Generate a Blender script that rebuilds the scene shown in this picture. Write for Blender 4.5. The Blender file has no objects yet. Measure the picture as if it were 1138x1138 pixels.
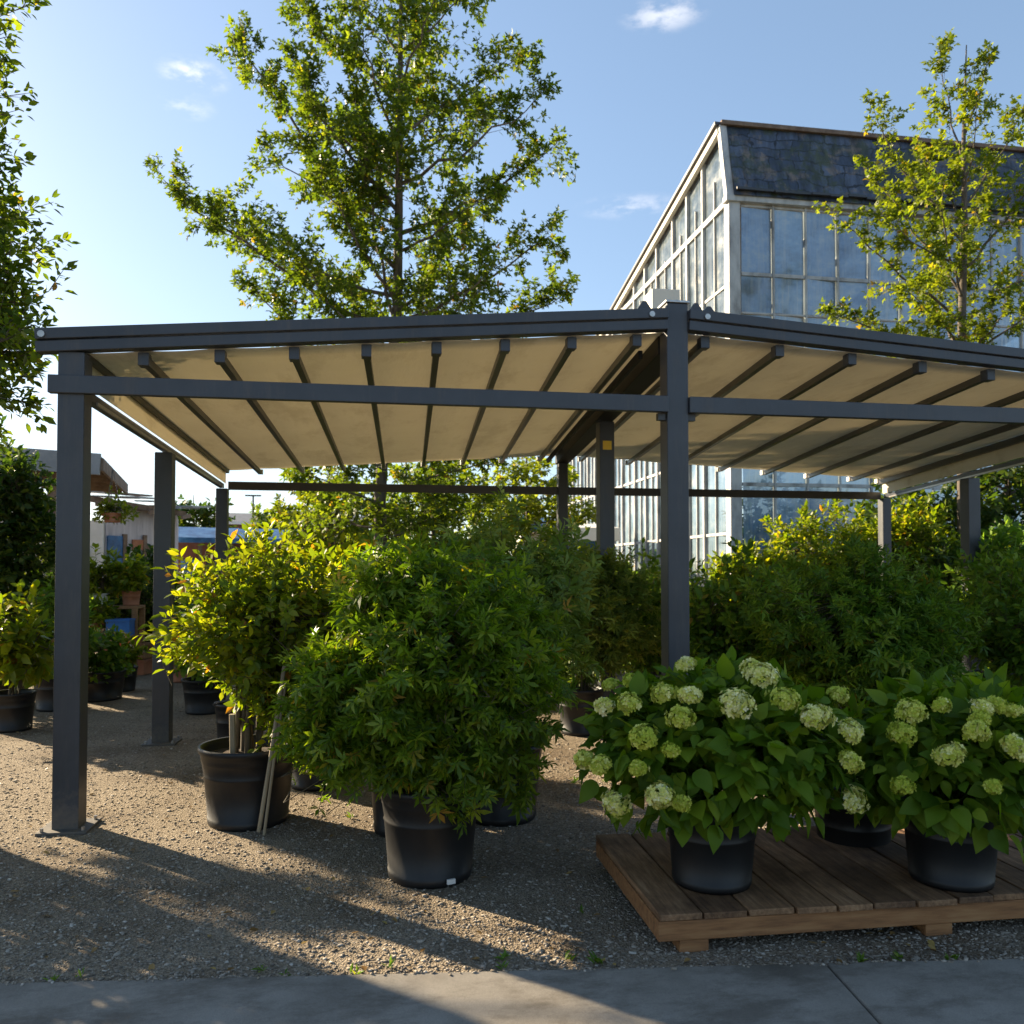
import bpy, bmesh, math, random
import numpy as np
from mathutils import Vector, Matrix
random.seed(7)
R = math.radians
S = bpy.context.scene
COL = S.collection

# ------------------------------------------------------------------ camera
IMG = 1138.0
F = 940.0
YAW = R(9.3); TILT = R(1.5); EYE = 1.5
SH = 634.0 - 569.0 - F * math.tan(TILT)
cd = bpy.data.cameras.new('camera'); cam = bpy.data.objects.new('camera', cd); COL.objects.link(cam)
cam.location = (0, 0, EYE); cam.rotation_euler = (R(90) + TILT, 0, -YAW)
cd.sensor_width = 36; cd.lens = 36 * F / IMG; cd.shift_y = SH / IMG
cd.clip_start = 0.05; cd.clip_end = 3000
cd.dof.use_dof = True; cd.dof.focus_distance = 4.6; cd.dof.aperture_fstop = 4.0
S.camera = cam
_h = Vector((math.sin(YAW), math.cos(YAW), 0)); _r = Vector((math.cos(YAW), -math.sin(YAW), 0)); _u = Vector((0, 0, 1))
def ray(px, py):
    xc = (px - 569) / F; yc = (569 + SH - py) / F
    return _h * (math.cos(TILT) - yc * math.sin(TILT)) + _u * (math.sin(TILT) + yc * math.cos(TILT)) + _r * xc
E = Vector((0, 0, EYE))
def on_z(px, py, z=0.0):
    d = ray(px, py); return E + d * ((z - EYE) / d.z)
def at_y(px, py, Y):
    d = ray(px, py); return E + d * (Y / d.y)
def at_d(px, py, D):
    d = ray(px, py); return E + d * (D / (d.dot(_h)))

# ------------------------------------------------------------------ scene graph helpers
def tag(o, label=None, cat=None, group=None, kind=None):
    if label: o['label'] = label
    if cat: o['category'] = cat
    if group: o['group'] = group
    if kind: o['kind'] = kind
    return o
def thing(name, label, cat, loc=(0, 0, 0), rz=0, group=None):
    o = bpy.data.objects.new(name, None); COL.objects.link(o)
    o.empty_display_size = 0.2
    o.location = loc; o.rotation_euler = (0, 0, rz)
    return tag(o, label, cat, group)
def link_mesh(name, me, mat, parent=None):
    o = bpy.data.objects.new(name, me); COL.objects.link(o)
    if mat: me.materials.append(mat)
    if parent: o.parent = parent
    return o

class MB:
    def __init__(s): s.v = []; s.f = []
    def add(s, vs, fs):
        n = len(s.v); s.v += [tuple(v) for v in vs]; s.f += [tuple(i + n for i in f) for f in fs]; return s
    def box(s, c, size, rz=0.0, M=None):
        hx, hy, hz = size[0] / 2, size[1] / 2, size[2] / 2
        vs = [Vector((x, y, z)) for z in (-hz, hz) for y in (-hy, hy) for x in (-hx, hx)]
        if M is None: M = Matrix.Rotation(rz, 3, 'Z')
        vs = [M @ v + Vector(c) for v in vs]
        return s.add(vs, [(0, 2, 3, 1), (4, 5, 7, 6), (0, 1, 5, 4), (2, 6, 7, 3), (0, 4, 6, 2), (1, 3, 7, 5)])
    def bar(s, a, b, w, h, up=(0, 0, 1)):
        a = Vector(a); b = Vector(b); y = (b - a); L = y.length; y.normalize()
        x = y.cross(Vector(up)); x.normalize(); z = x.cross(y)
        M = Matrix((x, y, z)).transposed()
        return s.box((a + b) / 2, (w, L, h), M=M)
    def hexa(s, pts):   # 8 points: bottom 4, top 4 (ccw)
        return s.add(pts, [(3, 2, 1, 0), (4, 5, 6, 7), (0, 1, 5, 4), (1, 2, 6, 5), (2, 3, 7, 6), (3, 0, 4, 7)])
    def tube(s, path, rad, n=8, cap=True):
        path = [Vector(p) for p in path]
        if not hasattr(rad, '__len__'): rad = [rad] * len(path)
        base = len(s.v); vs = []; fs = []
        x = None
        for i, p in enumerate(path):
            t = path[min(i + 1, len(path) - 1)] - path[max(i - 1, 0)]
            if t.length < 1e-9: t = Vector((0, 0, 1))
            t.normalize()
            if x is None:
                x = t.cross(Vector((0.13, 1, 0.21))); x.normalize()
            else:
                x = x - t * x.dot(t); x.normalize()
            y = t.cross(x)
            for k in range(n):
                a = 2 * math.pi * k / n
                vs.append(p + (x * math.cos(a) + y * math.sin(a)) * rad[i])
        for i in range(len(path) - 1):
            for k in range(n):
                a = i * n + k; b = i * n + (k + 1) % n
                fs.append((a, b, b + n, a + n))
        if cap:
            fs.append(tuple(range(n - 1, -1, -1))); m = (len(path) - 1) * n
            fs.append(tuple(range(m, m + n)))
        return s.add(vs, fs)
    def lathe(s, prof, n=32, c=(0, 0, 0), wob=0.0):
        vs = []; fs = []
        for (r, z) in prof:
            for k in range(n):
                a = 2 * math.pi * k / n
                rr = r * (1 + wob * math.sin(3 * a + 9 * z))
                vs.append((c[0] + rr * math.cos(a), c[1] + rr * math.sin(a), c[2] + z))
        for i in range(len(prof) - 1):
            for k in range(n):
                a = i * n + k; b = i * n + (k + 1) % n
                fs.append((a, b, b + n, a + n))
        return s.add(vs, fs)
    def build(s, name, mat, parent=None, bevel=0.0, smooth=False):
        me = bpy.data.meshes.new(name); me.from_pydata(s.v, [], s.f); me.update()
        if smooth:
            for p in me.polygons: p.use_smooth = True
        o = link_mesh(name, me, mat, parent)
        if bevel:
            b = o.modifiers.new('bevel', 'BEVEL'); b.width = bevel; b.segments = 2; b.limit_method = 'ANGLE'
            b.harden_normals = False
        return o

def np_mesh(name, V, Q, mat, parent=None, var=None, smooth=False):
    """V (n,3) float, Q (m,4) int quads, var: per-vertex float"""
    me = bpy.data.meshes.new(name)
    V = np.asarray(V, np.float32); Q = np.asarray(Q, np.int32)
    me.vertices.add(len(V)); me.vertices.foreach_set('co', V.ravel())
    k = Q.shape[1]
    me.loops.add(Q.size); me.loops.foreach_set('vertex_index', Q.ravel())
    me.polygons.add(len(Q)); me.polygons.foreach_set('loop_start', np.arange(0, Q.size, k, dtype=np.int32))
    me.polygons.foreach_set('loop_total', np.full(len(Q), k, dtype=np.int32))
    if smooth: me.polygons.foreach_set('use_smooth', np.ones(len(Q), dtype=bool))
    me.update(calc_edges=True)
    if var is not None:
        a = me.attributes.new('lv', 'FLOAT', 'POINT'); a.data.foreach_set('value', np.asarray(var, np.float32))
    return link_mesh(name, me, mat, parent)

# ------------------------------------------------------------------ materials
def nt_new(name):
    m = bpy.data.materials.new(name); m.use_nodes = True
    nt = m.node_tree; b = nt.nodes['Principled BSDF']
    return m, nt, b
def N(nt, typ, **kw):
    n = nt.nodes.new(typ)
    for k, v in kw.items():
        if k in n.inputs.keys() and not hasattr(n, k): n.inputs[k].default_value = v
        else: setattr(n, k, v)
    return n
def ramp(nt, stops, src=None):
    n = nt.nodes.new('ShaderNodeValToRGB'); e = n.color_ramp.elements
    while len(e) < len(stops): e.new(0.5)
    for i, (p, c) in enumerate(stops):
        e[i].position = p; e[i].color = (*c, 1)
    if src: nt.links.new(src, n.inputs[0])
    return n
def noise(nt, scale, detail=5, rough=0.6, coord='Object', stretch=None):
    tc = nt.nodes.new('ShaderNodeTexCoord'); n = nt.nodes.new('ShaderNodeTexNoise')
    n.inputs['Scale'].default_value = scale; n.inputs['Detail'].default_value = detail; n.inputs['Roughness'].default_value = rough
    src = tc.outputs[coord]
    if stretch:
        mp = nt.nodes.new('ShaderNodeMapping'); mp.inputs['Scale'].default_value = stretch
        nt.links.new(src, mp.inputs[0]); src = mp.outputs[0]
    nt.links.new(src, n.inputs['Vector'])
    return n
def bump(nt, b, src, strength, dist=0.01):
    n = nt.nodes.new('ShaderNodeBump'); n.inputs['Strength'].default_value = strength; n.inputs['Distance'].default_value = dist
    nt.links.new(src, n.inputs['Height']); nt.links.new(n.outputs[0], b.inputs['Normal']); return n

def surf(name, stops, scale=6, rough=0.6, bmp=0.2, bdist=0.004, stretch=None, spec=0.5, metal=0.0, bscale=None):
    m, nt, b = nt_new(name)
    n = noise(nt, scale, 6, 0.65, stretch=stretch)
    c = ramp(nt, stops, n.outputs['Fac']); nt.links.new(c.outputs[0], b.inputs['Base Color'])
    b.inputs['Roughness'].default_value = rough; b.inputs['Metallic'].default_value = metal
    b.inputs['Specular IOR Level'].default_value = spec
    if bmp:
        n2 = noise(nt, bscale or scale * 6, 4, 0.6, stretch=stretch); bump(nt, b, n2.outputs['Fac'], bmp, bdist)
    return m

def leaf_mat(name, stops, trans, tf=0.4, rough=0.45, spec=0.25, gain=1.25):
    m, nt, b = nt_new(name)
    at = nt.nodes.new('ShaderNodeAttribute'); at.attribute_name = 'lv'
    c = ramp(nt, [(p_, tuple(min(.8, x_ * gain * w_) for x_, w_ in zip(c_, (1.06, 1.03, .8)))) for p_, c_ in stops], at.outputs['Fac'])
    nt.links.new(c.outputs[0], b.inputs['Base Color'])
    b.inputs['Roughness'].default_value = rough; b.inputs['Specular IOR Level'].default_value = spec
    t = nt.nodes.new('ShaderNodeBsdfTranslucent')
    mx = nt.nodes.new('ShaderNodeMix'); mx.data_type = 'RGBA'; mx.blend_type = 'MULTIPLY'; mx.inputs[0].default_value = 1.0
    mx.inputs['B'].default_value = (*trans, 1)
    nt.links.new(c.outputs[0], mx.inputs['A']); nt.links.new(mx.outputs['Result'], t.inputs['Color'])
    s = nt.nodes.new('ShaderNodeMixShader'); s.inputs[0].default_value = tf
    nt.links.new(b.outputs[0], s.inputs[1]); nt.links.new(t.outputs[0], s.inputs[2])
    nt.links.new(s.outputs[0], nt.nodes['Material Output'].inputs['Surface'])
    return m

M = {}
def coat_material():
    m, nt, b = nt_new('dark_powder_coat')
    n = noise(nt, 3, 6, .65); c = ramp(nt, [(.3, (.028, .033, .042)), (.7, (.043, .049, .061))], n.outputs['Fac'])
    # dust streaks, and splashed grit on the lowest few decimetres
    d = noise(nt, 9, 7, .75, stretch=(1, 1, .12)); dc = ramp(nt, [(.52, (0, 0, 0)), (.78, (.35, .35, .35))], d.outputs['Fac'])
    geo = nt.nodes.new('ShaderNodeNewGeometry'); sx = nt.nodes.new('ShaderNodeSeparateXYZ'); nt.links.new(geo.outputs['Position'], sx.inputs[0])
    g = noise(nt, 26, 6, .7); ad = nt.nodes.new('ShaderNodeMath'); ad.operation = 'MULTIPLY_ADD'; ad.inputs[1].default_value = .5
    nt.links.new(g.outputs['Fac'], ad.inputs[0]); nt.links.new(sx.outputs['Z'], ad.inputs[2])
    gr = ramp(nt, [(.22, (.75, .75, .75)), (.46, (0, 0, 0))], ad.outputs[0])
    mxm = nt.nodes.new('ShaderNodeMath'); mxm.operation = 'MAXIMUM'; nt.links.new(dc.outputs[0], mxm.inputs[0]); nt.links.new(gr.outputs[0], mxm.inputs[1])
    mx = nt.nodes.new('ShaderNodeMix'); mx.data_type = 'RGBA'; mx.inputs['B'].default_value = (.15, .125, .095, 1)
    nt.links.new(mxm.outputs[0], mx.inputs[0]); nt.links.new(c.outputs[0], mx.inputs['A']); nt.links.new(mx.outputs['Result'], b.inputs['Base Color'])
    rr = ramp(nt, [(0, (.40,) * 3), (1, (.85,) * 3)], mxm.outputs[0]); nt.links.new(rr.outputs[0], b.inputs['Roughness'])
    bump(nt, b, g.outputs['Fac'], .05, .001)
    return m
M['metal'] = coat_material()
M['metal_dk'] = surf('rib_metal', [(0.3, (.03, .03, .032)), (0.7, (.045, .045, .048))], 4, 0.4, 0.03, 0.001)
M['black'] = surf('black_coat', [(0.3, (.010, .010, .011)), (0.7, (.016, .016, .018))], 4, 0.6, 0.03, 0.001, spec=.25)
M['steel'] = surf('galvanised_steel', [(0.3, (.35, .34, .32)), (0.7, (.5, .49, .47))], 30, 0.35, 0.05, 0.001, metal=0.8)
M['pot'] = surf('black_nursery_plastic', [(0.35, (.008, .008, .009)), (0.60, (.013, .013, .0135)), (0.78, (.022, .021, .019))], 7, 0.46, 0.25, 0.002, spec=0.4, stretch=(1, 1, .5))
M['soil'] = surf('potting_soil', [(0.3, (.02, .013, .008)), (0.7, (.11, .07, .04))], 40, 0.95, 0.9, 0.02)
M['bark'] = surf('grey_bark', [(0.3, (.05, .04, .03)), (0.7, (.16, .13, .10))], 14, 0.9, 0.6, 0.01, stretch=(1, 1, .25))
M['stem'] = surf('green_brown_stem', [(0.3, (.045, .035, .018)), (0.7, (.12, .09, .05))], 20, 0.8, 0.3, 0.004)
M['cane'] = surf('bamboo_cane', [(0.3, (.22, .17, .10)), (0.7, (.36, .29, .19))], 18, 0.6, 0.2, 0.002, stretch=(1, 1, .1))
def board_material():
    m, nt, b = nt_new('weathered_board')
    n = noise(nt, 9, 7, .7, stretch=(5, .5, 5)); c = ramp(nt, [(.25, (.06, .032, .017)), (.5, (.25, .142, .072)), (.75, (.42, .28, .165))], n.outputs['Fac'])
    oi = nt.nodes.new('ShaderNodeObjectInfo'); tn = ramp(nt, [(0, (.55, .50, .46)), (.5, (.95, .86, .76)), (1, (1.25, 1.2, 1.15))], oi.outputs['Random'])
    w = noise(nt, 2.2, 5, .7); wc = ramp(nt, [(.38, (.45, .42, .40)), (.6, (1, 1, 1))], w.outputs['Fac'])
    m1 = nt.nodes.new('ShaderNodeMix'); m1.data_type = 'RGBA'; m1.blend_type = 'MULTIPLY'; m1.inputs[0].default_value = 1
    m2 = nt.nodes.new('ShaderNodeMix'); m2.data_type = 'RGBA'; m2.blend_type = 'MULTIPLY'; m2.inputs[0].default_value = 1
    nt.links.new(c.outputs[0], m1.inputs['A']); nt.links.new(tn.outputs[0], m1.inputs['B']); nt.links.new(m1.outputs['Result'], m2.inputs['A']); nt.links.new(wc.outputs[0], m2.inputs['B'])
    nt.links.new(m2.outputs['Result'], b.inputs['Base Color']); b.inputs['Roughness'].default_value = .75
    n2 = noise(nt, 60, 5, .65, stretch=(4, .25, 4)); bump(nt, b, n2.outputs['Fac'], .7, .004)
    return m
M['board'] = board_material()
M['stringer'] = surf('sawn_timber', [(0.25, (.10, .042, .015)), (0.5, (.28, .125, .045)), (0.75, (.38, .20, .08))], 7, 0.75, 0.4, 0.003, stretch=(.5, 5, 5))
M['orangewood'] = surf('shelf_timber', [(0.3, (.22, .10, .035)), (0.7, (.38, .21, .09))], 8, 0.7, 0.3, 0.003, stretch=(1, 6, 6))
M['whitepaint'] = surf('white_paint', [(0.3, (.62, .60, .55)), (0.7, (.78, .76, .72))], 2, 0.5, 0.1, 0.002)
M['frame'] = surf('weathered_white_frame', [(0.30, (.15, .145, .14)), (0.45, (.35, .35, .345)), (0.62, (.50, .50, .49))], 3.5, 0.6, 0.3, 0.004, stretch=(1, 1, .4))
M['creampaint'] = surf('cream_paint', [(0.3, (.55, .50, .40)), (0.7, (.70, .64, .52))], 2, 0.5, 0.1, 0.002)
M['yellow'] = surf('yellow_label', [(0.3, (.75, .50, .03)), (0.7, (.85, .58, .05))], 3, 0.5, 0)
M['bluetarp'] = surf('blue_tarpaulin', [(0.3, (.012, .05, .13)), (0.5, (.03, .14, .33)), (0.7, (.10, .25, .42))], 2.4, 0.5, 0.4, 0.05)
M['brick'] = surf('red_brown_wall', [(0.3, (.13, .055, .04)), (0.7, (.22, .10, .075))], 3, 0.9, 0.2, 0.01)
M['slate'] = surf('grey_roofing', [(0.3, (.09, .10, .115)), (0.7, (.17, .18, .20))], 2, 0.7, 0.3, 0.02)
M['zinc'] = surf('weathered_zinc', [(0.3, (.14, .15, .16)), (0.7, (.30, .31, .32))], 1.4, 0.55, 0.2, 0.01, stretch=(1, 5, 1))
M['eavewood'] = surf('eave_timber', [(0.3, (.10, .06, .04)), (0.7, (.24, .17, .12))], 5, 0.8, 0.3, 0.004)
M['plywood'] = surf('whitewashed_boards', [(0.25, (.30, .28, .30)), (0.5, (.50, .46, .48)), (0.75, (.62, .58, .58))], 2.5, 0.8, 0.2, 0.004, stretch=(4, 4, .4))
M['door'] = surf('dark_opening', [(0.3, (.012, .014, .018)), (0.7, (.03, .03, .035))], 2, 0.6, 0.0)
M['blueplastic'] = surf('blue_plastic', [(0.3, (.02, .12, .42)), (0.7, (.04, .20, .55))], 3, 0.4, 0)
M['terracotta'] = surf('terracotta', [(0.3, (.32, .12, .06)), (0.7, (.45, .19, .10))], 8, 0.8, 0.1)
def concrete_material():
    m, nt, b = nt_new('concrete')
    n = noise(nt, 2.8, 7, .7); c = ramp(nt, [(.25, (.16, .142, .118)), (.5, (.24, .218, .186)), (.78, (.31, .285, .248))], n.outputs['Fac'])
    st = noise(nt, 1.1, 8, .78, stretch=(1, 2.2, 1)); sr = ramp(nt, [(.40, (.62, .60, .58)), (.52, (1, 1, 1))], st.outputs['Fac'])
    gr = noise(nt, 230, 3, .7); gc = ramp(nt, [(.3, (.82, .82, .82)), (.7, (1.12, 1.12, 1.12))], gr.outputs['Fac'])
    last = c.outputs[0]
    for q in (sr, gc):
        mo = nt.nodes.new('ShaderNodeMix'); mo.data_type = 'RGBA'; mo.blend_type = 'MULTIPLY'; mo.inputs[0].default_value = 1
        nt.links.new(last, mo.inputs['A']); nt.links.new(q.outputs[0], mo.inputs['B']); last = mo.outputs['Result']
    nt.links.new(last, b.inputs['Base Color']); b.inputs['Roughness'].default_value = .85; b.inputs['Specular IOR Level'].default_value = .25
    bump(nt, b, gr.outputs['Fac'], .5, .003)
    return m
M['concrete'] = concrete_material()

def canopy_material():
    m, nt, b = nt_new('cream_canopy_fabric')
    n = noise(nt, 1.3, 4, .6); c = ramp(nt, [(.3, (.64, .60, .50)), (.7, (.74, .71, .61))], n.outputs['Fac'])
    st = noise(nt, 2.2, 8, .75, stretch=(1, .35, 1)); sr = ramp(nt, [(.36, (.72, .68, .60)), (.50, (1, 1, 1))], st.outputs['Fac'])
    mo = nt.nodes.new('ShaderNodeMix'); mo.data_type = 'RGBA'; mo.blend_type = 'MULTIPLY'; mo.inputs[0].default_value = 1
    nt.links.new(c.outputs[0], mo.inputs['A']); nt.links.new(sr.outputs[0], mo.inputs['B'])
    nt.links.new(mo.outputs['Result'], b.inputs['Base Color']); b.inputs['Roughness'].default_value = .6
    cr = noise(nt, 3.0, 4, .55, stretch=(2.5, .4, 1)); bump(nt, b, cr.outputs['Fac'], .5, .03)
    t = nt.nodes.new('ShaderNodeBsdfTranslucent'); t.inputs['Color'].default_value = (.78, .71, .55, 1)
    s = nt.nodes.new('ShaderNodeMixShader'); s.inputs[0].default_value = .30
    nt.links.new(b.outputs[0], s.inputs[1]); nt.links.new(t.outputs[0], s.inputs[2])
    nt.links.new(s.outputs[0], nt.nodes['Material Output'].inputs['Surface'])
    return m
M['canopy'] = canopy_material()

def gravel_material():
    m, nt, b = nt_new('gravel_ground')
    tc = nt.nodes.new('ShaderNodeTexCoord')
    v = nt.nodes.new('ShaderNodeTexVoronoi'); v.inputs['Scale'].default_value = 110; nt.links.new(tc.outputs['Object'], v.inputs['Vector'])
    c1 = ramp(nt, [(0.0, (.16, .132, .100)), (.35, (.27, .228, .176)), (.7, (.37, .32, .252)), (1, (.50, .455, .39))], v.outputs['Color'])
    n = noise(nt, 1.1, 7, .7)
    c2 = ramp(nt, [(.32, (.52, .45, .38)), (.5, (.85, .80, .73)), (.7, (1.05, 1.0, .93))], n.outputs['Fac'])
    mx = nt.nodes.new('ShaderNodeMix'); mx.data_type = 'RGBA'; mx.blend_type = 'MULTIPLY'; mx.inputs[0].default_value = 1
    nt.links.new(c1.outputs[0], mx.inputs['A']); nt.links.new(c2.outputs[0], mx.inputs['B'])
    nt.links.new(mx.outputs['Result'], b.inputs['Base Color']); b.inputs['Roughness'].default_value = .95
    b.inputs['Specular IOR Level'].default_value = .2
    n2 = noise(nt, 45, 6, .75)
    ad = nt.nodes.new('ShaderNodeMath'); ad.operation = 'ADD'
    nt.links.new(v.outputs['Distance'], ad.inputs[0]); nt.links.new(n2.outputs['Fac'], ad.inputs[1])
    bump(nt, b, ad.outputs[0], .9, .015)
    return m
M['gravel'] = gravel_material()
def pebble_material():
    m, nt, b = nt_new('pebbles')
    at = nt.nodes.new('ShaderNodeAttribute'); at.attribute_name = 'lv'
    c = ramp(nt, [(0, (.11, .092, .072)), (.4, (.25, .213, .168)), (.75, (.37, .32, .26)), (1, (.52, .48, .42))], at.outputs['Fac'])
    nt.links.new(c.outputs[0], b.inputs['Base Color']); b.inputs['Roughness'].default_value = .9
    b.inputs['Specular IOR Level'].default_value = .25
    return m
M['pebble'] = pebble_material()

def glass_material(name, sky_tint, trans_fac, dirt):  # the blue of the reflected sky is put into the base colour
    m, nt, b = nt_new(name)
    n = noise(nt, 1.3, 8, .72, stretch=(1, 1, 1.6))
    c = ramp(nt, [(.34, tuple(x * .7 for x in sky_tint)), (.52, tuple(x * 1.35 for x in sky_tint)), (.68, dirt)], n.outputs['Fac'])
    nt.links.new(c.outputs[0], b.inputs['Base Color'])
    st = noise(nt, 5, 6, .75, stretch=(1.6, 1.6, .10)); sc2 = ramp(nt, [(.46, (0, 0, 0)), (.72, (.75, .75, .75))], st.outputs['Fac'])
    mz = nt.nodes.new('ShaderNodeMix'); mz.data_type = 'RGBA'; mz.inputs['B'].default_value = (.52, .55, .54, 1)
    nt.links.new(sc2.outputs[0], mz.inputs[0]); nt.links.new(c.outputs[0], mz.inputs['A'])
    oi = nt.nodes.new('ShaderNodeObjectInfo'); ot = ramp(nt, [(0, (.70, .74, .80)), (1, (1.15, 1.12, 1.05))], oi.outputs['Random'])
    mo = nt.nodes.new('ShaderNodeMix'); mo.data_type = 'RGBA'; mo.blend_type = 'MULTIPLY'; mo.inputs[0].default_value = 1
    nt.links.new(mz.outputs['Result'], mo.inputs['A']); nt.links.new(ot.outputs[0], mo.inputs['B']); nt.links.new(mo.outputs['Result'], b.inputs['Base Color'])
    r = ramp(nt, [(.4, (.06, .06, .06)), (.75, (.35, .35, .35))], n.outputs['Fac']); nt.links.new(r.outputs[0], b.inputs['Roughness'])
    b.inputs['Specular IOR Level'].default_value = .9; b.inputs['IOR'].default_value = 1.7
    n2 = noise(nt, .7, 2, .5); bump(nt, b, n2.outputs['Fac'], .25, .12)
    t = nt.nodes.new('ShaderNodeBsdfTransparent'); t.inputs['Color'].default_value = (.75, .85, .88, 1)
    s = nt.nodes.new('ShaderNodeMixShader'); s.inputs[0].default_value = trans_fac
    nt.links.new(b.outputs[0], s.inputs[1]); nt.links.new(t.outputs[0], s.inputs[2])
    nt.links.new(s.outputs[0], nt.nodes['Material Output'].inputs['Surface'])
    return m
M['glass'] = glass_material('greenhouse_glass', (.16, .27, .42), .18, (.46, .55, .62))
M['glass_side'] = glass_material('limewashed_glass', (.11, .16, .21), .42, (.36, .37, .36))

def roof_tile_material():
    m, nt, b = nt_new('mossy_roof_panels')
    tc = nt.nodes.new('ShaderNodeTexCoord'); mp = nt.nodes.new('ShaderNodeMapping'); mp.inputs['Rotation'].default_value = (R(90), 0, 0)
    nz = noise(nt, 1.1, 4, .6); sub = nt.nodes.new('ShaderNodeVectorMath'); sub.operation = 'MULTIPLY_ADD'
    sub.inputs[1].default_value = (.62, .62, .62); nt.links.new(nz.outputs['Color'], sub.inputs[0]); nt.links.new(tc.outputs['Object'], sub.inputs[2])
    nt.links.new(sub.outputs[0], mp.inputs[0])
    br = nt.nodes.new('ShaderNodeTexBrick'); nt.links.new(mp.outputs[0], br.inputs['Vector'])
    br.inputs['Color1'].default_value = (.028, .040, .066, 1); br.inputs['Color2'].default_value = (.075, .095, .14, 1); br.inputs['Mortar'].default_value = (.010, .011, .014, 1)
    br.inputs['Scale'].default_value = 1.0; br.inputs['Brick Width'].default_value = .60; br.inputs['Row Height'].default_value = .27; br.inputs['Mortar Size'].default_value = .018
    br.offset = .37; br.squash = .8; br.squash_frequency = 3
    n = noise(nt, 1.7, 8, .75)
    c = ramp(nt, [(.47, (0, 0, 0)), (.58, (.9, .9, .9))], n.outputs['Fac'])
    mx = nt.nodes.new('ShaderNodeMix'); mx.data_type = 'RGBA'; mx.inputs['B'].default_value = (.045, .055, .018, 1)
    nt.links.new(c.outputs[0], mx.inputs[0]); nt.links.new(br.outputs[0], mx.inputs['A'])
    n3 = noise(nt, 2.6, 7, .7); c3 = ramp(nt, [(.54, (0, 0, 0)), (.62, (.8, .8, .8))], n3.outputs['Fac'])
    mx2 = nt.nodes.new('ShaderNodeMix'); mx2.data_type = 'RGBA'; mx2.inputs['B'].default_value = (.17, .13, .10, 1)
    nt.links.new(c3.outputs[0], mx2.inputs[0]); nt.links.new(mx.outputs['Result'], mx2.inputs['A'])
    n4 = noise(nt, 4.0, 7, .75, stretch=(1.3, 1, .16)); c4 = ramp(nt, [(.36, (.30, .30, .32)), (.60, (1.15, 1.15, 1.15))], n4.outputs['Fac'])
    mx3 = nt.nodes.new('ShaderNodeMix'); mx3.data_type = 'RGBA'; mx3.blend_type = 'MULTIPLY'; mx3.inputs[0].default_value = 1
    nt.links.new(mx2.outputs['Result'], mx3.inputs['A']); nt.links.new(c4.outputs[0], mx3.inputs['B'])
    nt.links.new(mx3.outputs['Result'], b.inputs['Base Color']); b.inputs['Roughness'].default_value = .4
    bump(nt, b, br.outputs['Fac'], -.6, .03)
    return m
M['roof'] = roof_tile_material()

G_TREE = [(0, (.031, .058, .010)), (.5, (.066, .106, .015)), (.95, (.115, .155, .020)), (.99, (.16, .15, .02)), (1, (.22, .11, .03))]
M['leaf_tree'] = leaf_mat('tree_leaf', G_TREE, (2.5, 2.4, .7), .50, gain=1.0)
M['leaf_tree2'] = leaf_mat('golden_tree_leaf', [(0, (.045, .075, .010)), (.5, (.098, .128, .014)), (.965, (.14, .17, .018)), (1, (.24, .14, .03))], (2.3, 2.25, .7), .52, gain=1.08)
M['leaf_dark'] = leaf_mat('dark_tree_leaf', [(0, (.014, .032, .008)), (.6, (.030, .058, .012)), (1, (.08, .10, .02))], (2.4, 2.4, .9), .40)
M['leaf_front'] = leaf_mat('maple_shrub_leaf', [(0, (.038, .074, .009)), (.55, (.075, .125, .013)), (.96, (.13, .165, .02)), (1, (.20, .11, .03))], (2.2, 2.2, .5), .47, .40, .30, 1.5)
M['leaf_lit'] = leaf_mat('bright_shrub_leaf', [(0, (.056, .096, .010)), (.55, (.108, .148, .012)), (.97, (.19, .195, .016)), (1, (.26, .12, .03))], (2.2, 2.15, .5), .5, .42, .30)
M['leaf_olive'] = leaf_mat('olive_shrub_leaf', [(0, (.055, .094, .022)), (.55, (.098, .148, .036)), (1, (.16, .19, .055))], (2.0, 1.9, .7), .40, gain=1.5)
M['leaf_hedge'] = leaf_mat('hedge_leaf', [(0, (.034, .074, .012)), (.6, (.068, .130, .020)), (.985, (.115, .165, .025)), (1, (.16, .10, .03))], (2.2, 2.1, .8), .42, gain=1.55)
M['leaf_hyd'] = leaf_mat('hydrangea_leaf', [(0, (.038, .080, .008)), (.6, (.070, .125, .011)), (1, (.13, .18, .018))], (2.0, 2.0, .4), .38, .5, .16, 1.35)
M['floret'] = leaf_mat('hydrangea_floret', [(0, (.36, .44, .05)), (.35, (.54, .58, .12)), (.7, (.70, .69, .32)), (.93, (.78, .76, .54)), (1, (.78, .74, .60))], (1.1, 1.1, .9), .25, .6, .2, 1.0)
M['petal'] = leaf_mat('small_flower', [(0, (.65, .12, .05)), (.4, (.8, .35, .25)), (.7, (.8, .75, .7)), (1, (.75, .3, .05))], (1, 1, 1), .2)

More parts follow.
